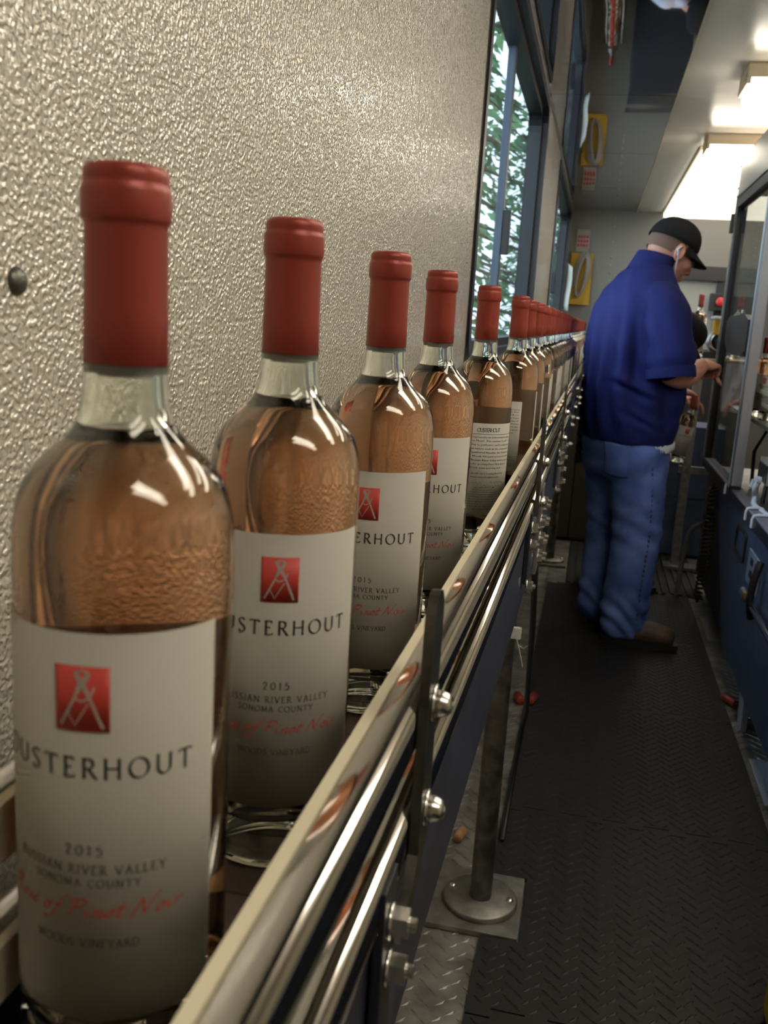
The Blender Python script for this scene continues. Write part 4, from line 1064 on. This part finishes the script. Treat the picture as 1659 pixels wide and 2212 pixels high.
bw(MB().box(1.0, 1.5, 2.2, 4.8, .0, .10), 'plinth', MT['blackmetal'], mc)
# coiled hoses hanging at the corner of the machine
def coil(x, y, z0, z1, r, turns, rt_, label):
    pts = [(x + r * math.cos(2 * PI * turns * k / (turns * 12)), y + r * math.sin(2 * PI * k / 12), z1 + (z0 - z1) * k / (turns * 12)) for k in range(turns * 12 + 1)]
    t = empty('coiled_hose', (x, y, z0), 0, label, 'hose', 'black coiled air hoses by the machine')
    bw(MB().tube(pts, rt_, 6), 'coil', MT['black'], t)
    bw(MB().tube([(x, y, z0 + .005), (x, y, z0 - .03)], [.010, .006], 8), 'hose_end', MT['black'], t)
    bw(MB().tube([(x, y, z1), (x + .01, y, z1 + .03), (x + .05, y, z1 + .04)], .008, 8), 'hose_lead', MT['black'], t)
coil(.592, 4.42, .10, .62, .016, 26, .0055, 'black coiled hose hanging lowest beside the machine base')
coil(.640, 4.50, .16, .60, .015, 22, .0055, 'shorter black coiled hose tucked behind the other coil')
gh = MB().tube(smooth([(.655, 4.52, .66), (.645, 4.55, .52), (.60, 4.60, .42), (.55, 4.66, .36), (.535, 4.70, .22), (.53, 4.72, .02)], 6), .013, 10)
tag(bw(gh, 'grey_hose', P('grey_hose', (.16, .16, .15), .6)), 'bent grey hose running down behind the coiled hoses', 'hose')
# ------------------------------------------------------------------ things on the floor
fp = empty('floor_plate', (.72, 2.76, 0), 0, 'blue grey flat steel plate on the floor beside the aisle mat', 'floor plate')
bw(MB().box(.603, .83, 2.60, 2.90, .0023, .008, .001), 'plate', P('flat_plate', (.36, .40, .50), .5, .2), fp)
fp = empty('floor_plate', (.66, 4.24, 0), 0, 'pale flat plate on the floor under the coiled hoses', 'floor plate')
bw(MB().box(.610, .76, 4.07, 4.41, .0023, .008, .001), 'plate', P('flat_plate_pale', (.26, .25, .23), .55, .3), fp)
def loose_capsule(x, y, z, rz, tilt, L, label):
    t = empty('foil_capsule', (x, y, z), rz, label, 'foil capsule', 'red capsules dropped on the floor')
    t.rotation_euler = (tilt, 0, rz)
    MB().lathe([(0, L), (.012, L), (.0138, L - .002), (.0142, L - .008), (.0148, .0), (.0142, .0), (.0136, L - .010), (0, L - .004)], 28).build('foil', MT['red'], t)
    MB().lathe([(.0143, L - .010), (.0148, L - .012), (.0149, L - .022), (.0145, L - .024)], 28).build('bead', MT['red'], t)
loose_capsule(-.140, 3.13, .0155, .28, PI / 2, .055, 'red foil capsule left of the hanging cable, lying on the mat edge')
loose_capsule(-.078, 3.12, .028, -.22, PI / 2, .060, 'red foil capsule right of the hanging cable, lying on the mat')
loose_capsule(.622, 3.32, .018, .55, -PI / 2, .070, 'dull red capsule on the diamond plate beside the mat edge')
loose_capsule(.672, 3.10, .018, -2.1, -PI / 2, .12, 'shiny long red capsule below the machine base')
tag(bw(ball(MB(), (.690, 3.16, .014), (.014, .010, .012)), 'green_scrap', P('green_scrap', (.02, .22, .12), .4)), 'small green plastic scrap beside the shiny capsule', 'scrap')
ck = MB().lathe([(0, .045), (.0105, .045), (.0115, .043), (.0115, .002), (.0105, 0), (0, 0)], 20).build('wine_cork', MT['corkb'])
ck.location = (-.212, 2.14, .014); ck.rotation_euler = (-PI / 2, 0, -.2); tag(ck, 'brown wine cork lying on the diamond plate', 'cork')
yb_ = empty('yellow_tray', (.6, 1.4, 0), 0, 'yellow plastic tub edge in the bottom corner', 'tub')
bw(MB().box(.452, .59, 1.10, 1.72, .0135, .24, .012), 'tub_body', MT['yellow'], yb_)
bw(MB().box(.446, .594, 1.09, 1.73, .22, .25, .008), 'tub_rim', MT['yellow'], yb_)

# ------------------------------------------------------------------ far end of the aisle
st = empty('bottle_stand', (.60, 5.3, 0), 0, 'grey metal stand with a small platform behind the man in the polo', 'stand')
bw(MB().box(.50, .82, 5.12, 5.5, EYE - .135, EYE - .12, .003), 'platform', P('tan_platform', (.36, .30, .22), .5), st)
for x in (.56, .76):
    bw(MB().box(x - .022, x + .022, 5.28, 5.324, .0135, EYE - .135, .003), 'stand_post', MT['steel_dull'], st)
bw(MB().box(.52, .80, 5.29, 5.31, .55, .59), 'cross_bar', MT['steel_dull'], st)
bw(MB().box(.50, .82, 5.24, 5.36, .0135, .03), 'stand_foot', MT['steel_dull'], st)
bottle(.518, 5.20, EYE - .12, 55, 'single rose bottle standing on the small platform of the stand')
mo = empty('drive_motor', (.61, 5.3, EYE - .12), 0, 'round grey electric motor with a yellow block on the stand', 'motor')
bw(MB().lathe([(0, .14), (.035, .14), (.05, .125), (.068, .12), (.068, .02), (.060, 0), (0, 0)], 28, (.645, 5.24, EYE - .03), 'y'), 'motor_body', MT['steel_dull'], mo)
bw(MB().lathe([(.050, .005), (.062, .0), (.062, -.012), (.048, -.016)], 28, (.645, 5.24, EYE - .03), 'y'), 'chrome_ring', MT['zinc'], mo)
bw(MB().lathe([(0, -.010), (.046, -.010), (.046, .004), (0, .004)], 28, (.645, 5.24, EYE - .03), 'y'), 'dark_face', MT['black'], mo)
bw(MB().box(.60, .70, 5.22, 5.33, EYE + .005, EYE + .085, .004), 'yellow_block', MT['yellow'], mo)
bw(MB().box(.59, .70, 5.21, 5.34, EYE + .085, EYE + .100, .004), 'block_lid', P('pale_lid', (.6, .62, .65), .4), mo)
bw(MB().box(.56, .70, 5.21, 5.34, EYE - .12, EYE - .085, .003), 'motor_foot', MT['black'], mo)
bx_ = empty('blue_cabinet', (.56, 5.75, 0), 0, 'low blue cabinet with a black pull behind the standing legs', 'cabinet')
bw(MB().box(.46, .80, 5.6, 5.95, .02, .78, .006), 'cabinet_body', MT['navy'], bx_)
bw(ring_prism(MB(), rrect(0, .12, 0, .28, .02), rrect(.012, .108, .012, .268, .012), 0, .01), 'pull_rim', MT['black'], bx_).location = (-.11, -.12, .42)
bw(MB().box(.46, .80, 5.598, 5.602, .36, .365), 'door_gap', MT['black'], bx_)
cb_ = empty('floor_cabinet', (-.04, 5.9, 0), 0, 'dark brown steel cabinet on the floor under the far conveyor', 'cabinet')
bw(MB().box(-.15, .075, 5.74, 6.2, .015, .80, .004), 'cabinet_body', P('dark_taupe', (.055, .048, .04), .5, .1), cb_)
bw(MB().box(-.148, -.045, 5.732, 5.742, .03, .79, .002), 'cabinet_door', P('dark_taupe_door', (.065, .057, .048), .5, .1), cb_)
bw(MB().box(-.038, .073, 5.732, 5.742, .03, .79, .002), 'cabinet_door', P('dark_taupe_door', (.065, .057, .048), .5, .1), cb_)
# black feed mechanism beside the far bottles
fm = empty('feed_mechanism', (-.02, 4.45, EYE - .55), 0, 'black feed mechanism with shiny bolts beside the far bottles', 'machine')
bw(MB().box(-.036, -.004, 4.26, 4.62, EYE - .60, EYE - .22, .006), 'housing', MT['blackmetal'], fm)
for k in range(9):
    yk = 4.28 + k * .04
    bw(MB().tube([(-.022, yk, EYE - .23), (-.022, yk, EYE - .14 - .02 * (k % 3))], .006, 10), 'spindle', MT['zinc'], fm)
    bw(MB().lathe([(0, .014), (.013, .014), (.016, .008), (.016, 0), (0, 0)], 16, (-.022, yk, EYE - .14 - .02 * (k % 3))), 'spindle_knob', MT['black' if k % 2 else 'zinc'], fm)
    bw(MB().lathe([(0, .012), (.008, .010), (.011, 0), (0, 0)], 12, (-.028 + .008 * (k % 3), 4.26, EYE - .27 - .035 * k), 'y'), 'bolt_head', MT['zinc'], fm)
# equipment frame against the end wall
eq = empty('equipment_frame', (.95, 7.2, 0), 0, 'dark equipment frame with a red stop button near the end wall', 'equipment')
bw(MB().box(.40, 1.8, 7.1, 7.25, EYE + .375, EYE + .475, .004), 'top_beam', MT['blackmetal'], eq)
bw(MB().box(.805, .855, 7.12, 7.2, 0, EYE + .375, .003), 'upright', MT['blackmetal'], eq)
bw(MB().box(.045, .45, 7.10, 7.6, .02, EYE + .28, .01), 'control_cabinet', MT['blackmetal'], eq)
bw(MB().box(.46, .80, 7.02, 7.14, .02, EYE - .10, .01), 'lower_cabinet', MT['blackmetal'], eq)
bw(MB().box(.45, .805, 7.16, 7.18, EYE - .1, EYE + .375), 'back_panel', P('grey_panel', (.36, .35, .31), .5), eq)
cbx = bw(MB().box(.76, .90, 7.02, 7.12, EYE + .17, EYE + .29, .006), 'button_box', MT['black'], eq)
bw(MB().lathe([(0, -.03), (.025, -.028), (.032, -.018), (.030, -.008), (.015, -.004), (.015, .002), (0, .002)], 20, (.825, 7.02, EYE + .232), 'y'), 'stop_button', P('red_button', (.55, .03, .03), .4), cbx)
bw(MB().box(.86, 1.7, 7.16, 7.18, .2, EYE + .375), 'back_panel', P('dark_panel', (.09, .085, .08), .5), eq)
# end wall dressing
for k in range(9):
    tag(bw(bolt_head(MB(), (.06, YE, EYE + .89 - k * .062), .008, -.005, 'y'), 'wall_rivet', MT['steel_dull']), 'small rivet in the vertical rivet row on the end wall', 'rivet', 'rivets on the end wall')
yf = empty('yellow_folder', (-.17, 8.12, EYE + .19), 0, 'yellow plastic folder hung on the end wall', 'folder')
bw(MB().box(-.262, -.085, 8.118, 8.132, EYE + .185, EYE + .60, .003), 'folder_back', MT['yellow'], yf)
bw(MB().box(-.262, -.105, 8.104, 8.118, EYE + .185, EYE + .40, .003), 'folder_pocket', MT['yellow'], yf)
gc = empty('cable_bundle', (-.17, 8.08, EYE + .3), 0, 'grey looped cable bundle hung over the yellow folder', 'cable')
for k in range(4):
    pts = [(-.165 + .055 * math.sin(a) * (1 - .12 * k) + .02 * math.cos(a), 8.085 - .006 * k, EYE + .44 + .16 * math.cos(a) - .01 * k) for a in [2 * PI * q / 20 for q in range(21)]]
    bw(MB().tube(pts, .013, 8), 'cable_loop', P('grey_cable', (.27, .25, .23), .6), gc)
sg = empty('wall_sign', (-.17, 8.145, EYE + .66), 0, 'white notice with red lettering above the yellow folder', 'sign')
bw(MB().box(-.235, -.130, 8.138, 8.146, EYE + .615, EYE + .79, .001), 'notice_sheet', MT['paper'], sg)
for k in range(3):
    for j in range(4):
        bw(MB().box(-.225 + j * .023, -.208 + j * .023, 8.1365, 8.1385, EYE + .655 + k * .034, EYE + .675 + k * .034), 'red_letter_block', MT['inkred'], sg)
ps = empty('paper_sheet', (-.27, 7.6, EYE + .15), 0, 'white paper sheet hung at the end of the window wall', 'paper')
v = []
for j in range(9):
    for i in range(5):
        s_ = i / 4; z = EYE + .46 - .34 * j / 8 + .05 * (1 - s_) * (1 if j < 3 else .4)
        v.append((-.285 + .052 * s_ + .006 * math.sin(j * .7), 7.86 - .13 * s_, z))
pm = MB().add(v, [(j * 5 + i, j * 5 + i + 1, (j + 1) * 5 + i + 1, (j + 1) * 5 + i) for j in range(8) for i in range(4)], True)
o = bw(pm, 'sheet', MT['paper'], ps); m = o.modifiers.new('s', 'SOLIDIFY'); m.thickness = .001
# bottle held by its neck in the stooping person's hand
hb = bottle(.432, 4.60, EYE - .60, 0, 'rose bottle held by the neck in the hand of the stooping person', rz=math.radians(25))
hb.rotation_euler = (.05, .16, math.radians(12))
